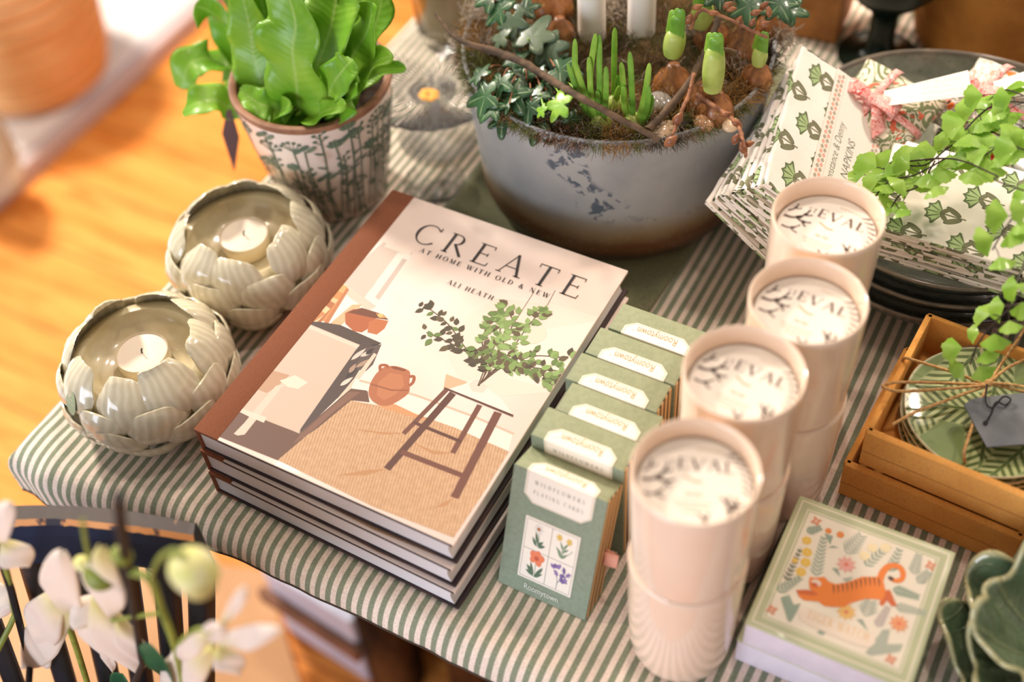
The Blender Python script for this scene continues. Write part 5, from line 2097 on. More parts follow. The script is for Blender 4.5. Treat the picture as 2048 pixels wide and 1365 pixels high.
def make_kraft(loc, rz, label):
    t = thing('kraft_box', label, 'box', loc, rz, 'open brown cardboard boxes')
    W, D, H, w_ = .116, .112, .0365, .0034
    mb = MB()
    mb.box((0, 0, 0), (W, D, .0014), KRAFT)
    mb.build('base', t, sm=False)
    wl = MB()
    lean_ = .0012
    def wall(p0, p1, inn):
        # folded double wall with a rounded top
        p0, p1, inn = V(p0), V(p1), V(inn)
        pr_ = [(0, 0), (-lean_, H-.0012), (.0006, H), (w_-.0006, H), (w_, H-.0012), (w_+.0004, .0014)]
        vs = []
        for p in (p0, p1):
            for a_, z in pr_:
                vs.append(p+inn*a_+V((0, 0, z)))
        n = len(pr_)
        wl.add(vs, [(i, i+1, n+i+1, n+i) for i in range(n-1)]+[tuple(range(n)), tuple(range(n, 2*n))[::-1]], KRAFT)
    wall((0, 0, 0), (W, 0, 0), (0, 1, 0))
    wall((0, D, 0), (W, D, 0), (0, -1, 0))
    wall((0, .0008, 0), (0, D-.0008, 0), (1, 0, 0))
    wall((W, .0008, 0), (W, D-.0008, 0), (-1, 0, 0))
    wl.build('walls', t, angle=35)
    fl = MB()
    fl.box((-.0003, -.0006, .0145), (W*.985, .0002, .0150), pm('kraft_flap_edge', (150, 92, 40), .8))
    fl.box((.048, -.0007, .0105), (.058, .0002, .0146), KRAFT)
    fl.build('front_flap', t, sm=False)
    return t


KR = RD(-3.2)
make_kraft((.3890, .1850, .0007), KR, 'lower kraft cardboard box, under the one holding plates')
make_kraft((.3965, .1885, .0007+.0368), KR, 'upper kraft cardboard box holding patterned green plates')
m, b = base('leaf_plate_glaze', .12, coat=.9)
ox, oy, oz = xyz(coord())


def palm(cx, ang, s=1.0):
    c_, s_ = cos(ang), sin(ang)
    p = (ox-cx)*c_+oy*s_
    q = xm('ABSOLUTE', (ox-cx)*(-s_)+oy*c_)
    f = xm('ABSOLUTE', xm('FRACT', (p+q*.9)*(150/s))-.5)
    wd = xm('SUBTRACT', .016, xm('ABSOLUTE', p)*.12)
    return smooth(.20, .32, f)*smooth(0, .002, wd-q)*smooth(.0008, .0016, q), smooth(0, .002, wd-q), smooth(.0014, .0008, q)


acc = None
c = (128, 146, 92)
first_ = True
for cx, an in ((-.032, 1.35), (.002, 1.75), (.034, 1.25), (-.004, .35)):
    lf, inside, mid = palm(cx, an)
    g = cmix(lf, (184, 192, 138), (96, 112, 64))
    g = cmix(mid, g, (100, 118, 70))
    c = cmix(inside, c, g)
c = cmix(smooth(.0505, .0525, xm('SQRT', ox*ox+oy*oy)), c, (206, 204, 170))
setc(b, c)
PLATEM = m
for k in range(4):
    t = thing('small_plate', ['lowest of the four stacked leaf-pattern plates in the kraft box', 'second plate from the bottom in the kraft box', 'third plate from the bottom, just under the top one', 'top leaf-patterned green plate, tied with twine'][k], 'plate', (.4590+.0006*(k % 2), .2440, .0392+.0066*k), KR+.3*k if k < 3 else KR, 'leaf-patterned plates in the kraft box')
    mb = MB().lathe([(.001, 0), (.030, 0), (.036, .001), (.0520, .0044), (.0530, .0056), (.0524, .0064), (.0500, .0058), (.040, .0034), (.001, .0030)], PLATEM, 72, rf=lambda t_, z, j: 1+.006*sin(3*t_)+.004*sin(7*t_))
    mb.build('plate', t, angle=60)
TWINE = pm('jute_twine', (206, 164, 108), .9, (170, 124, 74), 400, .6, 900)
tw = thing('twine_tie', 'jute twine tied over the patterned plates and the kraft box', 'twine', un(1975, 772, .0715))
TW0 = V(tw.location)


def k7(x, y, z): return un(1600+x/2.73, 600+y/2.73, z)-TW0


ZP = .0735
mb = MB()
for pts in ([k7(1015, 465, ZP), k7(850, 400, ZP), k7(640, 335, .0765), k7(575, 318, .078), k7(560, 335, .070)],
            [k7(1015, 465, ZP+.001), k7(800, 455, .076), k7(560, 450, .082), k7(465, 462, .086), k7(462, 482, .086), k7(560, 500, .082), k7(800, 485, .077), k7(1010, 468, ZP+.001)],
            [k7(1015, 470, ZP), k7(800, 550, .075), k7(640, 610, .0765), k7(508, 680, .080)],
            [k7(1020, 480, ZP), k7(975, 580, ZP), k7(940, 690, .0745), k7(905, 800, .0765), k7(896, 835, .0775), k7(900, 900, .062), k7(900, 985, .047)],
            [k7(1035, 450, ZP), k7(1100, 350, ZP), k7(1200, 200, .0765), k7(1240, 130, .0775)],
            [k7(1035, 455, ZP+.001), k7(1120, 380, ZP+.002), k7(1230, 325, .077), k7(1300, 300, .077)],
            [k7(1035, 460, ZP), k7(1130, 480, ZP+.001), k7(1240, 505, .076), k7(1330, 520, .078)],
            [k7(1035, 452, ZP+.001), k7(1140, 462, ZP+.003), k7(1250, 480, .078)]):
    P_ = bez(pts, 10)
    mb.tube([p+V((0, 0, .0001*sin(i*2.2))) for i, p in enumerate(P_)], .00105, TWINE, 7)
mb.ball((0, 0, .0030), (.003, .003, .0022), TWINE)
mb.build('strands', tw, angle=80)
mb = MB()
mb.slab([k7(895, 580, .0755), k7(925, 552, .0755), k7(1010, 535, .0755), k7(1330, 505, .0755), k7(1330, 785, .0750), k7(1020, 808, .0745), k7(960, 705, .0750)], (0, 0, .0012), pm('slate_grey_tag', (92, 96, 102), .6, (112, 114, 118), 40))
cord = pm('black_cord', (34, 32, 32), .8)
mb.tube(bez([k7(1020, 462, .0775), k7(1015, 560, .0785), k7(1050, 590, .0785), k7(1110, 530, .0795), k7(1150, 545, .079), k7(1120, 575, .0785), k7(1070, 560, .0785), k7(1045, 620, .0780), k7(1015, 672, .0772)], 8), .0006, cord, 6)
mb.ball(k7(1013, 672, .0772), (.0016, .0016, .0006), cord)
o = mb.build('slate_tag', tw, angle=40)
tag(o, 'dark grey tag on a black cord', None)

# ================================================================== cabbage leaf bowls
m, b = base('green_leaf_glaze', .14, coat=.8)
n_ = X.T.nodes.new('ShaderNodeUVMap')
u, v, _ = xyz(n_.outputs[0])
vn = smooth(.90, 1.0, xm('COSINE', u*(2*pi*9)+nz(30, 2)*2.0))
vn2 = smooth(.86, 1.0, xm('SINE', v*60+xm('COSINE', u*(2*pi*9))*5))
c = cmix(smooth(.3, .75, nz(50, 4)), (84, 106, 76), (126, 142, 110))
c = cmix(xm('MAXIMUM', vn*.7, vn2*.35), c, (140, 150, 108))
c = cmix(smooth(.955, .99, v), c, (190, 186, 140))
setc(b, c)
bump(b, vn+vn2*.6+nz(80, 3)*.6, .8, .0018)
CABB = m
for k, (cx, cy, z, R, H, rz, lb) in enumerate(((.5420, .1080, .0008, .063, .034, .3, 'lowest leaf-shaped green bowl at the bottom right corner'),
                                              (.5440, .1160, .0150, .060, .034, 1.7, 'middle leaf-shaped green bowl at the bottom right corner'),
                                              (.5480, .1120, .0290, .057, .040, .2, 'top leaf-shaped green bowl at the bottom right corner'))):
    t = thing('leaf_bowl', lb, 'bowl', (cx, cy, z), rz, 'glossy green leaf bowls nested together')
    ph = k*2.1

    def fn(u, v, R=R, H=H, ph=ph):
        a = 2*pi*u
        ruf = sin(5*a+ph)*.085+sin(9*a+2*ph)*.05+.03*sin(14*a)
        r_ = R*(.001+v)*(1+ruf*v**2.2)
        z = H*(v**2.2)*(1+.25*sin(7*a+ph)*v)+.004*v*v*sin(14*a+1)
        return V((r_*cos(a), r_*sin(a), z+.001))
    mb = MB()
    mb.grid(fn, 140, 26, CABB)
    o = mb.build('leaf_shell', t, fixn=False, angle=80)
    sl = o.modifiers.new('thickness', 'SOLIDIFY')
    sl.thickness = .0026
    sl.offset = -1

# ================================================================== glass pieces
m, b = base('clear_glass', .03, trans=1.0, ior=1.45)
setc(b, (250, 248, 242))
GLASS = m
m, b = base('ribbed_glass', .06, trans=.0, ior=1.45)
setc(b, (240, 238, 230))
ox, oy, oz = xyz(coord())
an_ = xm('ARCTAN2', oy, ox)
bump(b, xm('SINE', an_*60), .5, .0012)
tr = X.T.nodes.new('ShaderNodeBsdfTransparent')
fr = X.T.nodes.new('ShaderNodeFresnel')
fr.inputs[0].default_value = 1.22
gl = X.T.nodes.new('ShaderNodeBsdfGlossy')
gl.inputs['Roughness'].default_value = .06
X.T.links.new(b.inputs['Normal'].links[0].from_socket, gl.inputs['Normal'])
X.T.links.new(b.inputs['Normal'].links[0].from_socket, fr.inputs['Normal'])
ms = X.T.nodes.new('ShaderNodeMixShader')
X.T.links.new(fr.outputs[0], ms.inputs[0])
X.T.links.new(tr.outputs[0], ms.inputs[1])
X.T.links.new(gl.outputs[0], ms.inputs[2])
X.T.links.new(ms.outputs[0], X.T.nodes['Material Output'].inputs[0])
tr.inputs[0].default_value = (.985, .985, .975, 1)
RGLASS = m
gp = thing('glass_cake_stand', 'ribbed clear glass stand behind the fern pot', 'glass stand', (-.046, .3870, .0030))
mb = MB().lathe([(.001, .050), (.020, .050), (.056, .053), (.0630, .058), (.0638, .060), (.0628, .0612), (.055, .0560), (.001, .0530)], RGLASS, 96, rf=lambda t_, z, j: 1+.006*cos(24*t_)*(j in (3, 4, 5)))
mb.build('plate', gp, angle=60)
MB().lathe([(.001, 0), (.036, 0), (.036, .002), (.012, .012), (.008, .026), (.012, .042), (.020, .0495), (.001, .0495)], RGLASS, 64).build('foot', gp, angle=60)
t = thing('orange_piece', 'small orange piece lying on the glass stand', 'flower', un(858, 192, .0595))  # small orange shape put on the plate
mb = MB()
for k in range(7):
    a = k*2*pi/7
    mb.ball((.005*cos(a), .005*sin(a), .001+.0006*(k % 2)), (.0045, .0035, .0012), pm('orange_lobe', (244, 172, 72), .6), 10, 6)
mb.build('lobes', t)
gd = thing('glass_dish', 'low ribbed glass dish half hidden behind the fern pot', 'glass dish', (-.012, .3240, .0030))
MB().lathe([(.001, 0), (.014, 0), (.022, .004), (.0262, .012), (.0255, .0125), (.021, .006), (.013, .002), (.001, .002)], RGLASS, 64, rf=lambda t_, z, j: 1+.02*cos(20*t_)*(j in (3, 4))).build('dish', gd, angle=60)
jp = un(903, 70, 0)
gj = thing('glass_jar', 'round glass jar with an added amber glow behind the planter', 'jar', (jp.x, jp.y, .0022))
MB().lathe([(.001, 0), (.024, 0), (.030, .004), (.0325, .012), (.034, .06), (.034, .13), (.033, .13), (.0322, .06), (.031, .014), (.027, .006), (.001, .005)], GLASS, 64).build('jar', gj, angle=60)
m, b = base('olive_gel', .2, trans=.35)
setc(b, (140, 122, 74))
mb = MB().lathe([(.001, .0075), (.0262, .0075), (.0300, .014), (.0305, .075), (.001, .075)], m, 48)
mb.build('olive_wax', gj, angle=60)
m, b = base('amber_glow', .4)
b.inputs['Emission Color'].default_value = (1, .45, .12, 1)
b.inputs['Emission Strength'].default_value = 3.0
MB().ball((0, 0, .083), (.004, .004, .008), m).build('glow_ball', gj)  # glowing ball added to give the jar its amber reflections

# ================================================================== things at the back of the table
gpnt = un(1778, 128, 0)
m, b = base('dark_green_glass', .25, .3)
setc(b, cmix(smooth(.3, .7, nz(20, 3)), (8, 18, 12), (14, 34, 22)))
DGL = m
t = thing('goblet', 'dark green footed goblet standing behind the bowls', 'goblet', (gpnt.x-.0125, gpnt.y+.004, .0025))
mb = MB()
mb.lathe([(.001, 0), (.036, 0), (.0365, .002), (.020, .006), (.0125, .012), (.0115, .030), (.0118, .046), (.018, .056), (.030, .066), (.042, .080), (.047, .100), (.049, .125), (.048, .150), (.0465, .150), (.047, .124), (.046, .098), (.034, .076), (.001, .064)], DGL, 64)
mb.build('glass', t, angle=60)
m, b = base('brown_mottled_clay', .85, .15)
c = cmix(smooth(.3, .7, nz(14, 5)), (214, 150, 76), (160, 104, 50))
setc(b, c)
bump(b, nz(90, 4), .3, .001)
BRC = m
vp = un(1990, 62, 0)
t = thing('brown_vessel', 'large mottled brown pot behind the bowls, top right', 'pot', (vp.x+.010, vp.y, .0022))
MB().lathe([(.001, 0), (.078, 0), (.084, .006), (.090, .04), (.095, .09), (.097, .15), (.093, .155), (.089, .15), (.084, .04), (.001, .03)], BRC, 72).build('pot', t, angle=60)
bp = un(1604, 84, 0)
t = thing('wooden_crate', 'small brown wooden crate behind the planter at the top', 'crate', (bp.x-.030, bp.y+.002, .0022), RD(4))
WOODB = pm('crate_wood', (186, 126, 66), .7, (150, 96, 46), 20, .2)
mb = MB()
mb.box((0, 0, 0), (.060, .004, .085), WOODB, .001)
mb.box((0, .056, 0), (.060, .060, .085), WOODB, .001)
mb.box((0, .004, 0), (.004, .056, .085), WOODB, .001)
mb.box((.056, .004, 0), (.060, .056, .085), WOODB, .001)
mb.box((.004, .004, 0), (.056, .056, .004), WOODB)
mb.build('crate', t, sm=False)

# ================================================================== maidenhair fern hanging in from the right
m, b = base('maidenhair_leaf', .45, coat=.1)
setc(b, cmix(smooth(.3, .7, nz(60, 3)), (128, 176, 52), (166, 204, 86)))
tr = X.T.nodes.new('ShaderNodeBsdfTranslucent')
tr.inputs[0].default_value = lin((160, 210, 70))
ms = X.T.nodes.new('ShaderNodeMixShader')
ms.inputs[0].default_value = .3
X.T.links.new(b.outputs[0], ms.inputs[1])
X.T.links.new(tr.outputs[0], ms.inputs[2])
X.T.links.new(ms.outputs[0], X.T.nodes['Material Output'].inputs[0])
MAID = m
STEMB = pm('black_fern_stem', (48, 32, 26), .5)
mf = thing('maidenhair_fern', 'maidenhair fern with lacy light green fronds reaching in from the right', 'fern', (.640, .400, .0025))
MF = V(mf.location)
TERR = pm('fern_pot_clay', (176, 116, 78), .8, (156, 98, 62), 30, .3)
MB().lathe([(.001, 0), (.040, 0), (.042, .002), (.055, .100), (.059, .101), (.060, .115), (.056, .116), (.052, .100), (.001, .098)], TERR, 48).build('pot', mf, angle=50)
rnd = random.Random(55)


def fanleaf(c, d, s, nrm_, parent):
    """fan-shaped lobed leaflet: c base, d direction"""
    d = V(d).normalized()
    nn = V(nrm_)
    nn = (nn-d*nn.dot(d)).normalized()
    x_ = d.cross(nn)
    N = 18
    vs = [V(c)]
    for ring in (.55, 1.0):
        for k in range(N+1):
            a = lerp(-1.05, 1.05, k/N)
            r_ = s*ring*(1+.10*abs(sin(a*5+.4))-.05*(k % 2)*(ring > .9))
            vs.append(V(c)+d*(r_*cos(a))+x_*(r_*sin(a)*.95)+nn*(s*.16*(sin(a*3+1)*ring*ring-.5*ring*ring)))
    M1 = N+1
    fs = [(0, 1+k, 2+k) for k in range(N)]+[(1+k, 1+M1+k, 2+M1+k, 2+k) for k in range(N)]
    mb = MB()
    mb.add(vs, fs, MAID)
    mb.build('leaflet', parent, fixn=False, angle=80)


def frond(pts, n, s, z_sp=.008, side=True, start=.15):
    P_ = bez([un(a_, b2, z)-MF for a_, b2, z in pts], 14)
    mb = MB().tube(P_, .00055, STEMB, 6)
    N = len(P_)
    for k in range(n):
        f = start+(1-start)*(k+.5)/n
        i = min(N-2, int(f*(N-1)))
        p = P_[i]
        t_ = (P_[i+1]-P_[i]).normalized()
        sd = 1 if k % 2 else -1
        s_ = t_.cross(V((0, 0, 1))).normalized()
        d = (t_*.75+s_*sd*rnd.uniform(.6, 1.1)+V((0, 0, rnd.uniform(-.4, .3)))).normalized()
        L = rnd.uniform(.003, .009)
        q = p+d*L
        mb.tube([p, p+d*L*.5+V((0, 0, .0006)), q], .0003, STEMB, 5)
        fanleaf(q, d, s*rnd.uniform(.75, 1.15), V((-.35+rnd.uniform(-.4, .4), -.5+rnd.uniform(-.4, .4), 1)), mf)
    mb.build('frond_stem', mf, angle=80)


top_ = un(2180, 260, .22)
frond([(2200, 330, .200), (2048, 300, .185), (1975, 262, .175), (1905, 290, .168), (1850, 330, .160), (1790, 330, .152), (1742, 352, .146)], 24, .0135)
frond([(1890, 318, .166), (1830, 350, .158), (1780, 362, .152), (1745, 400, .146)], 9, .0110)
frond([(1870, 322, .160), (1840, 370, .155), (1800, 390, .150), (1775, 430, .144)], 6, .0095)
frond([(2180, 240, .21), (2048, 205, .195), (1980, 215, .185), (1930, 260, .178)], 11, .0130)
frond([(2200, 200, .22), (2080, 200, .205), (2010, 180, .195), (1975, 205, .19)], 7, .0110)
frond([(2180, 300, .20), (2090, 262, .19), (2030, 260, .185), (1985, 300, .178), (1955, 320, .172)], 11, .0160)
frond([(2190, 400, .19), (2110, 420, .185), (2055, 410, .18), (2015, 450, .172), (1985, 500, .165)], 9, .0125)
frond([(2200, 520, .17), (2120, 540, .165), (2060, 560, .155), (2025, 610, .140), (1985, 650, .125), (1955, 690, .112), (1940, 730, .102)], 14, .0105)
mb = MB()
mb.tube(bez([un(1800, 325, .156)-MF, un(1905, 318, .170)-MF, un(1990, 350, .178)-MF, un(2060, 385, .185)-MF, V((0, 0, .11))], 10), .0006, STEMB, 6)
for q in ((2200, 330, .2), (2180, 240, .21), (2200, 200, .22), (2180, 300, .2), (2190, 400, .19), (2200, 520, .17)):
    p = un(*q)-MF
    mb.tube(bez([p, p*.5+V((0, 0, .09)), V((0, 0, .098))], 8), .0007, STEMB, 6)
mb.build('frond_stem', mf, angle=80)
# ================================================================== things on and under the floor level
m, b = base('wicker', .8, .2)
ox, oy, oz = xyz(coord())
an_ = xm('ARCTAN2', oy, ox)
coil = xm('ABSOLUTE', xm('SINE', oz*(pi/.026)+(nz(6, 3)-.5)*1.4))
c = cmix(smooth(.05, .45, coil), (176, 120, 74), (236, 192, 138))
c = cmix(smooth(.4, .75, nz(9, 3, stretch=(1, 1, 4))), c, (214, 156, 102))
setc(b, c)
bump(b, coil, .8, .006)
WICK2 = m
bc = un(75, 148, FZ+.047)
t = thing('wicker_basket', 'round woven wicker basket on the white plinth', 'basket', (bc.x, bc.y, FZ+.0455))
mb = MB().lathe([(.001, 0), (.118, 0), (.132, .012), (.146, .06), (.152, .12), (.152, .20), (.148, .28), (.140, .28), (.144, .20), (.140, .06), (.001, .02)], WICK2, 72)
mb.build('basket', t, angle=60)
m, b = base('frosted_glass', .35, trans=.5)
setc(b, (226, 230, 222))
gp_ = un(2, 372, FZ+.047)
t = thing('frosted_vase', 'pale frosted glass vase on the white plinth at the left edge', 'vase', (gp_.x-.004, gp_.y, FZ+.0455))
MB().lathe([(.001, 0), (.034, 0), (.046, .01), (.052, .06), (.050, .14), (.036, .19), (.028, .23), (.034, .25), (.031, .25), (.024, .23), (.032, .19), (.045, .13), (.046, .06), (.001, .012)], m, 56).build('glass', t, angle=60)

# chair with a dark blue painted back
NAVY = None
m, b = base('navy_paint', .5, .25)
setc(b, cmix(smooth(.35, .7, nz(12, 4)), (12, 24, 46), (24, 38, 66)))
bump(b, nz(60, 4), .2, .001)
NAVY = m
m, b = base('worn_top_paint', .5)
c = cmix(smooth(.3, .7, nz(14, 4)), (50, 40, 40), (70, 56, 50))
c = cmix(smooth(.70, .74, nz(55, 4)), c, (222, 168, 116))
setc(b, c)
TOPP = m
m, b = base('worn_edge', .6)
c = cmix(smooth(.40, .47, nz(45, 5)), (40, 38, 50), (222, 154, 92))
setc(b, c)
EDGEW = m
BLACKP = pm('black_spindle_paint', (14, 14, 18), .45, (26, 24, 30), 30)
ZR = .085
ch = thing('spindle_back_chair', 'dark blue spindle-back chair with worn top rail in front of the table', 'chair', (-.10, -.26, FZ))
CH = V(ch.location)
top_l = [un(x, y, ZR) for x, y in ((-330, 1100), (-200, 1050), (-100, 1024), (0, 1011), (100, 1008), (200, 1013), (300, 1026), (392, 1044))]
bot_l = [un(x, y, ZR) for x, y in ((-330, 1136), (-200, 1086), (-100, 1060), (0, 1046), (100, 1041), (200, 1048), (300, 1060), (388, 1074))]
A_ = bez([p-CH for p in top_l], 8)
B_ = bez([p-CH for p in bot_l], 8)
n = len(A_)
mb = MB()
HR = .050
# section corners: back-top, front-top, worn arris, front-bottom, back-bottom
rows = []
for k in range(n):
    a, c = A_[k], B_[k]
    d = (c-a).normalized()
    j = .0010*noise.noise(V((k*.9, 0, 0)))
    rows.append([a+V((0, 0, -.002)), a+d*.002+V((0, 0, .0012)), c-d*.0005+V((0, 0, .0010+j)), c+d*.0020+V((0, 0, -.0030+j*1.5)), c+d*.004+V((0, 0, -.012)), c+d*.001+V((0, 0, -HR)), a+V((0, 0, -HR))])
S = len(rows[0])
vs = [p for r_ in rows for p in r_]
def strip(i0, i1, mat):
    mb.add(vs, [(k*S+i0, k*S+i1, (k+1)*S+i1, (k+1)*S+i0) for k in range(n-1)], mat)
strip(0, 1, TOPP); strip(1, 2, TOPP); strip(2, 3, EDGEW); strip(3, 4, NAVY); strip(4, 5, NAVY); strip(5, 6, NAVY); strip(6, 0, NAVY)
mb.add([p for p in rows[-1]], [tuple(range(S))], BLACKP)
mb.add([p for p in rows[0]], [tuple(range(S))[::-1]], BLACKP)
mb.build('crest_rail', ch, angle=35)
SEATZ = -.30
cents = []
for fx, bx in ((-230, -.055), (-120, -.035), (-10, -.02), (96, -.006), (190, .006), (284, .018), (364, .03)):
    # where along the rail
    best = min(range(n), key=lambda k: abs((A_[k]+CH-un(fx, 1040, ZR)).length))
    p = (A_[best]+B_[best])/2
    top = V((p.x, p.y, p.z-HR+.002))
    q = V((p.x*.72-.02, p.y-.055, SEATZ-FZ))
    P_ = [top.lerp(q, k/8) for k in range(9)]
    MB().tube(P_, [.0105]*9, BLACKP, 12, flat=.55, up=(0, 1, 0)).build('spindle', ch, angle=50)
st = MB()
outl = []
for k in range(40):
    a = 2*pi*k/40
    r1 = (abs(cos(a))**.7)*(1 if cos(a) > 0 else -1)
    r2 = (abs(sin(a))**.7)*(1 if sin(a) > 0 else -1)
    outl.append(V((-.03+.205*r1, -.10+.200*r2, SEATZ-FZ-.034)))
st.slab(outl, (0, 0, .034), NAVY)
st.build('seat', ch, angle=40)
for (x, y) in ((-.17, -.24), (.11, -.24), (-.17, .03), (.11, .03)):
    MB().tube([(x*1.12-.002, y*1.12, 0), (x, y, (SEATZ-FZ-.034)*.5), (x*.9, y*.9, SEATZ-FZ-.033)], [.013, .019, .015], NAVY, 14).build('leg', ch, angle=50)

# pale painted box and split logs under the table
pb_ = un(600, 1290, FZ)
t = thing('pale_crate', 'pale lilac-blue painted crate under the table edge', 'crate', (pb_.x-.03, pb_.y+.01, FZ), RD(-6))
LIL = pm('pale_lilac_paint', (222, 226, 246), .6, (206, 210, 234), 9)
mb = MB()
mb.box((0, 0, .0), (.14, .20, .16), LIL, .006)
mb.build('box', t)
mb = MB()
mb.box((-.008, -.012, .085), (.148, .0, .110), pm('crate_rail', (150, 104, 78), .7, (128, 88, 66), 20), .003)
mb.build('rail', t)
m, b = base('log_bark', .9, .2)
setc(b, cmix(smooth(.35, .7, nz(16, 5, stretch=(1, 1, .3))), (34, 22, 16), (110, 72, 38)))
bump(b, nz(30, 5, stretch=(1, 1, .2)), .8, .006)
BARK = m
LOGEND = pm('log_end', (150, 104, 60), .8, (120, 80, 46), 40)
for k, (x, y, r, h, lx) in enumerate(((-.070, .178, .034, .40, .01), (-.005, .255, .030, .42, -.01), (.055, .175, .033, .38, .015), (.115, .245, .028, .41, 0), (.250, .19, .034, .40, -.01), (.325, .235, .032, .43, .01), (-.03, .335, .034, .44, 0), (.05, .305, .032, .42, .01), (.24, .31, .034, .44, 0))):
    names_ = ['leftmost in the front row', 'second from left in front row', 'third from left in front row', 'fourth from left in front row', 'right of the table leg', 'rightmost in the front row', 'left one of the back row', 'middle one of the back row', 'right one of the back row']
    t = thing('log', 'upright brown log under the table, %s' % names_[k], 'log', (x, y, FZ), k, 'logs standing under the table')
    mb = MB().tube([(0, 0, 0), (lx*.5, 0, h*.5), (lx, 0, h)], [r, r*.95, r*.9], BARK, 16)
    mb.build('bark', t, angle=60)
    MB().lathe([(.001, 0), (r*.84, 0), (r*.84, .002), (.001, .002)], LOGEND, 20, c=(lx, 0, h)).build('cut_end', t)

# ================================================================== orchid in the foreground
WHP = None
m, b = base('orchid_petal', .5)
n_ = X.T.nodes.new('ShaderNodeUVMap')
u, v, _ = xyz(n_.outputs[0])
c = cmix(smooth(.45, .0, v), (250, 238, 226), (226, 220, 140))
c = cmix(smooth(.55, .8, nz(50, 2))*.4, c, (240, 214, 206))
setc(b, c)
tr = X.T.nodes.new('ShaderNodeBsdfTranslucent')
tr.inputs[0].default_value = lin((250, 236, 220))
ms = X.T.nodes.new('ShaderNodeMixShader')
ms.inputs[0].default_value = .3
X.T.links.new(b.outputs[0], ms.inputs[1])
X.T.links.new(tr.outputs[0], ms.inputs[2])
X.T.links.new(ms.outputs[0], X.T.nodes['Material Output'].inputs[0])
ORP = m
ORG = pm('orchid_green', (150, 160, 70), .5, (124, 136, 56), 50)
ORY = pm('orchid_yellow', (226, 224, 130), .5, (246, 240, 190), 60)
YO = -.140
orc = thing('orchid_plant', 'white and yellow-green orchid in the blurred foreground', 'orchid', (-.02, -.30, SEATZ+.001))
OR = V(orc.location)


def o_(px, py, y=YO): return uny(px, py, y)-OR


def opetal(parent, p0, p1, W, bend=.006, twist=0, mat=None, ORIG=None):
    """broad petal from base pixel p0 to tip pixel p1"""
    a, c = o_(*p0), o_(*p1)
    a, c = a-V(parent.location), c-V(parent.location)
    d = (c-a)
    L = d.length
    d.normalize()
    view = V((.35, -.55, .75)).normalized()
    s_ = d.cross(view).normalized()
    nn = s_.cross(d)
    s2 = s_*cos(twist)+nn*sin(twist)
    n2 = -s_*sin(twist)+nn*cos(twist)

    def fn(u, v):
        w_ = W*1.55*(sin(pi*min(1, v*.93+.06))**.62)*(.45+.55*min(1, v/.45))
        x = (u-.5)*2
        return a+d*(L*v)+s2*(x*w_)+n2*(bend*sin(pi*v)-.25*W*x*x+.0008*sin(v*9+x*3))
    mb = MB()
    mb.grid(fn, 12, 18, mat or ORP, uvs=lambda u, v: (u, v))
    o = mb.build('petal', parent, fixn=False, angle=80)
    sl = o.modifiers.new('thickness', 'SOLIDIFY')
    sl.thickness = .0008
    return o


def flower():
    f = bpy.data.objects.new('flower', None)
    COL.objects.link(f)
    f.parent = orc
    return f


f1 = flower()
opetal(f1, (150, 1200), (40, 1338), .0095, .004)
opetal(f1, (130, 1240), (120, 1108), .0090, .004)
opetal(f1, (95, 1290), (60, 1325), .0085, .002)
opetal(f1, (122, 1180), (70, 1290), .0100, .006)
f2 = flower()
opetal(f2, (190, 1195), (275, 1350), .0105, .004)
opetal(f2, (205, 1250), (150, 1205), .0085, .002)
opetal(f2, (200, 1100), (215, 1235), .0085, .002)
opetal(f2, (190, 1230), (215, 1320), .0100, .003)
opetal(f2, (235, 1240), (288, 1335), .0060, .002)
MB().ball(o_(175, 1240)-V(f2.location), (.0035, .003, .004), pm('orchid_throat', (232, 206, 130), .5), 14, 10).build('lip', f2)
opetal(f2, (205, 1280), (225, 1345), .0030, .001)
f3 = flower()
opetal(f3, (425, 1275), (490, 1178), .0022, -.006)
opetal(f3, (432, 1292), (557, 1260), .0042, .002)
opetal(f3, (430, 1262), (338, 1322), .0040, .002)
opetal(f3, (425, 1300), (320, 1385), .0085, .002)
opetal(f3, (438, 1300), (478, 1352), .0055, .001)
opetal(f3, (420, 1290), (440, 1255), .0050, .001)
MB().ball(o_(440, 1310), (.0035, .003, .004), ORP, 14, 10).build('lip', f3)
f4 = flower()
opetal(f4, (-20, 1090), (18, 1010), .0060, .002)
opetal(f4, (5, 1085), (58, 1135), .0070, .003)
opetal(f4, (-30, 1190), (22, 1215), .0080, .002)
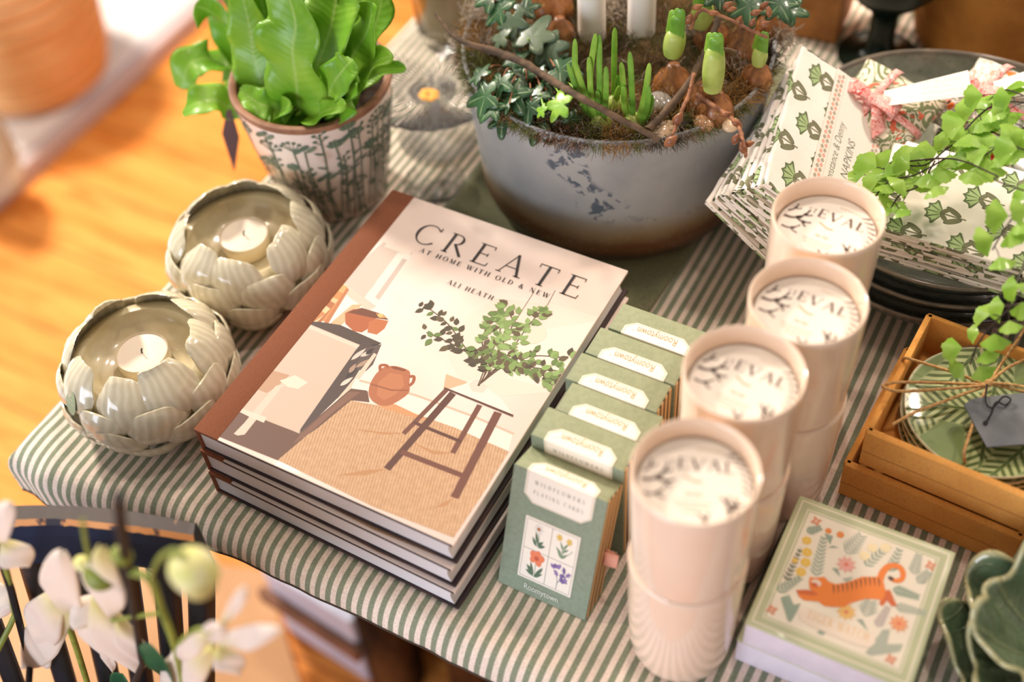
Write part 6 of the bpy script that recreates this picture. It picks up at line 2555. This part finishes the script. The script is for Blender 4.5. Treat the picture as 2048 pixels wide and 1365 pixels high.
# buds
for (px, py, r, k, mt) in ((388, 1142, .0124, 1.0, ORY), (243, 1112, .0058, 1.4, ORG), (200, 1152, .0090, .8, ORG), (165, 1128, .0050, 1.0, ORY)):
    c = o_(px, py)
    mb = MB()
    mb.ball((0, 0, 0), (r, r*.9, r*k), mt, 20, 14)
    if r > .012:
        mb.ball((r*.35, -r*.25, -r*.12), (r*.72, r*.7, r*.85), ORP, 18, 12)
    o = mb.build('bud', orc, angle=80)
    o.location = c
    o.rotation_euler = (.3, .35, 0)
base_pt = V((0, 0, .10))
mb = MB()
for pts, r in (([(372, 1400), (352, 1300), (322, 1215), (300, 1160), (262, 1145)], .0022), ([(300, 1158), (318, 1120), (345, 1102), (372, 1112)], .0013), ([(318, 1228), (270, 1234), (215, 1244)], .0013),
               ([(352, 1295), (375, 1270), (400, 1258), (420, 1268)], .0013), ([(185, 1400), (140, 1260), (118, 1240)], .0022), ([(30, 1230), (15, 1150), (-5, 1100)], .0020), ([(165, 1040), (172, 1090), (182, 1130)], .0012)):
    mb.tube(bez([o_(*p) for p in pts], 8), r, ORG, 8)
p1, p2 = o_(372, 1400), o_(185, 1400)
mb.tube(bez([p1, p1*.5+V((.02, 0, .08)), base_pt], 8), .0022, ORG, 8)
mb.tube(bez([p2, p2*.5+V((-.02, 0, .08)), base_pt], 8), .0022, ORG, 8)
p3 = o_(30, 1230)
mb.tube(bez([p3, p3*.5+V((-.04, 0, .06)), base_pt], 8), .0020, ORG, 8)
mb.build('flower_stem', orc, angle=80)
mb = MB()
mb.tube([o_(237, 993), o_(243, 1060), o_(262, 1180), o_(285, 1330), base_pt], [.0026, .0030, .0024, .0022, .0022], BLACKP, 8)
mb.build('stake', orc)
mb = MB()
mb.tube([o_(-10, 1085), o_(22, 1180), o_(60, 1330), base_pt], [.0026]*4, BLACKP, 8)
mb.build('stake', orc)
rnd = random.Random(5)
LEAFG = pm('orchid_leaf', (34, 96, 52), .35, (26, 76, 44), 30, coat=.3)
strap([base_pt, o_(330, 1440), o_(325, 1340), o_(300, 1290)], .0105, LEAFG, rnd, wave=.02, freq=2, up=(0, -1, .3), parent=orc, tip=.3, cup=.3)
strap([base_pt, o_(270, 1470), o_(255, 1390), o_(245, 1350)], .0105, LEAFG, rnd, wave=.02, freq=2, up=(0, -1, .3), parent=orc, tip=.3, cup=.3)
MB().lathe([(.001, 0), (.045, 0), (.048, .003), (.058, .100), (.060, .105), (.056, .105), (.052, .09), (.001, .088)], pm('orchid_pot', (230, 224, 214), .3, coat=.4), 40).build('pot', orc, angle=50)
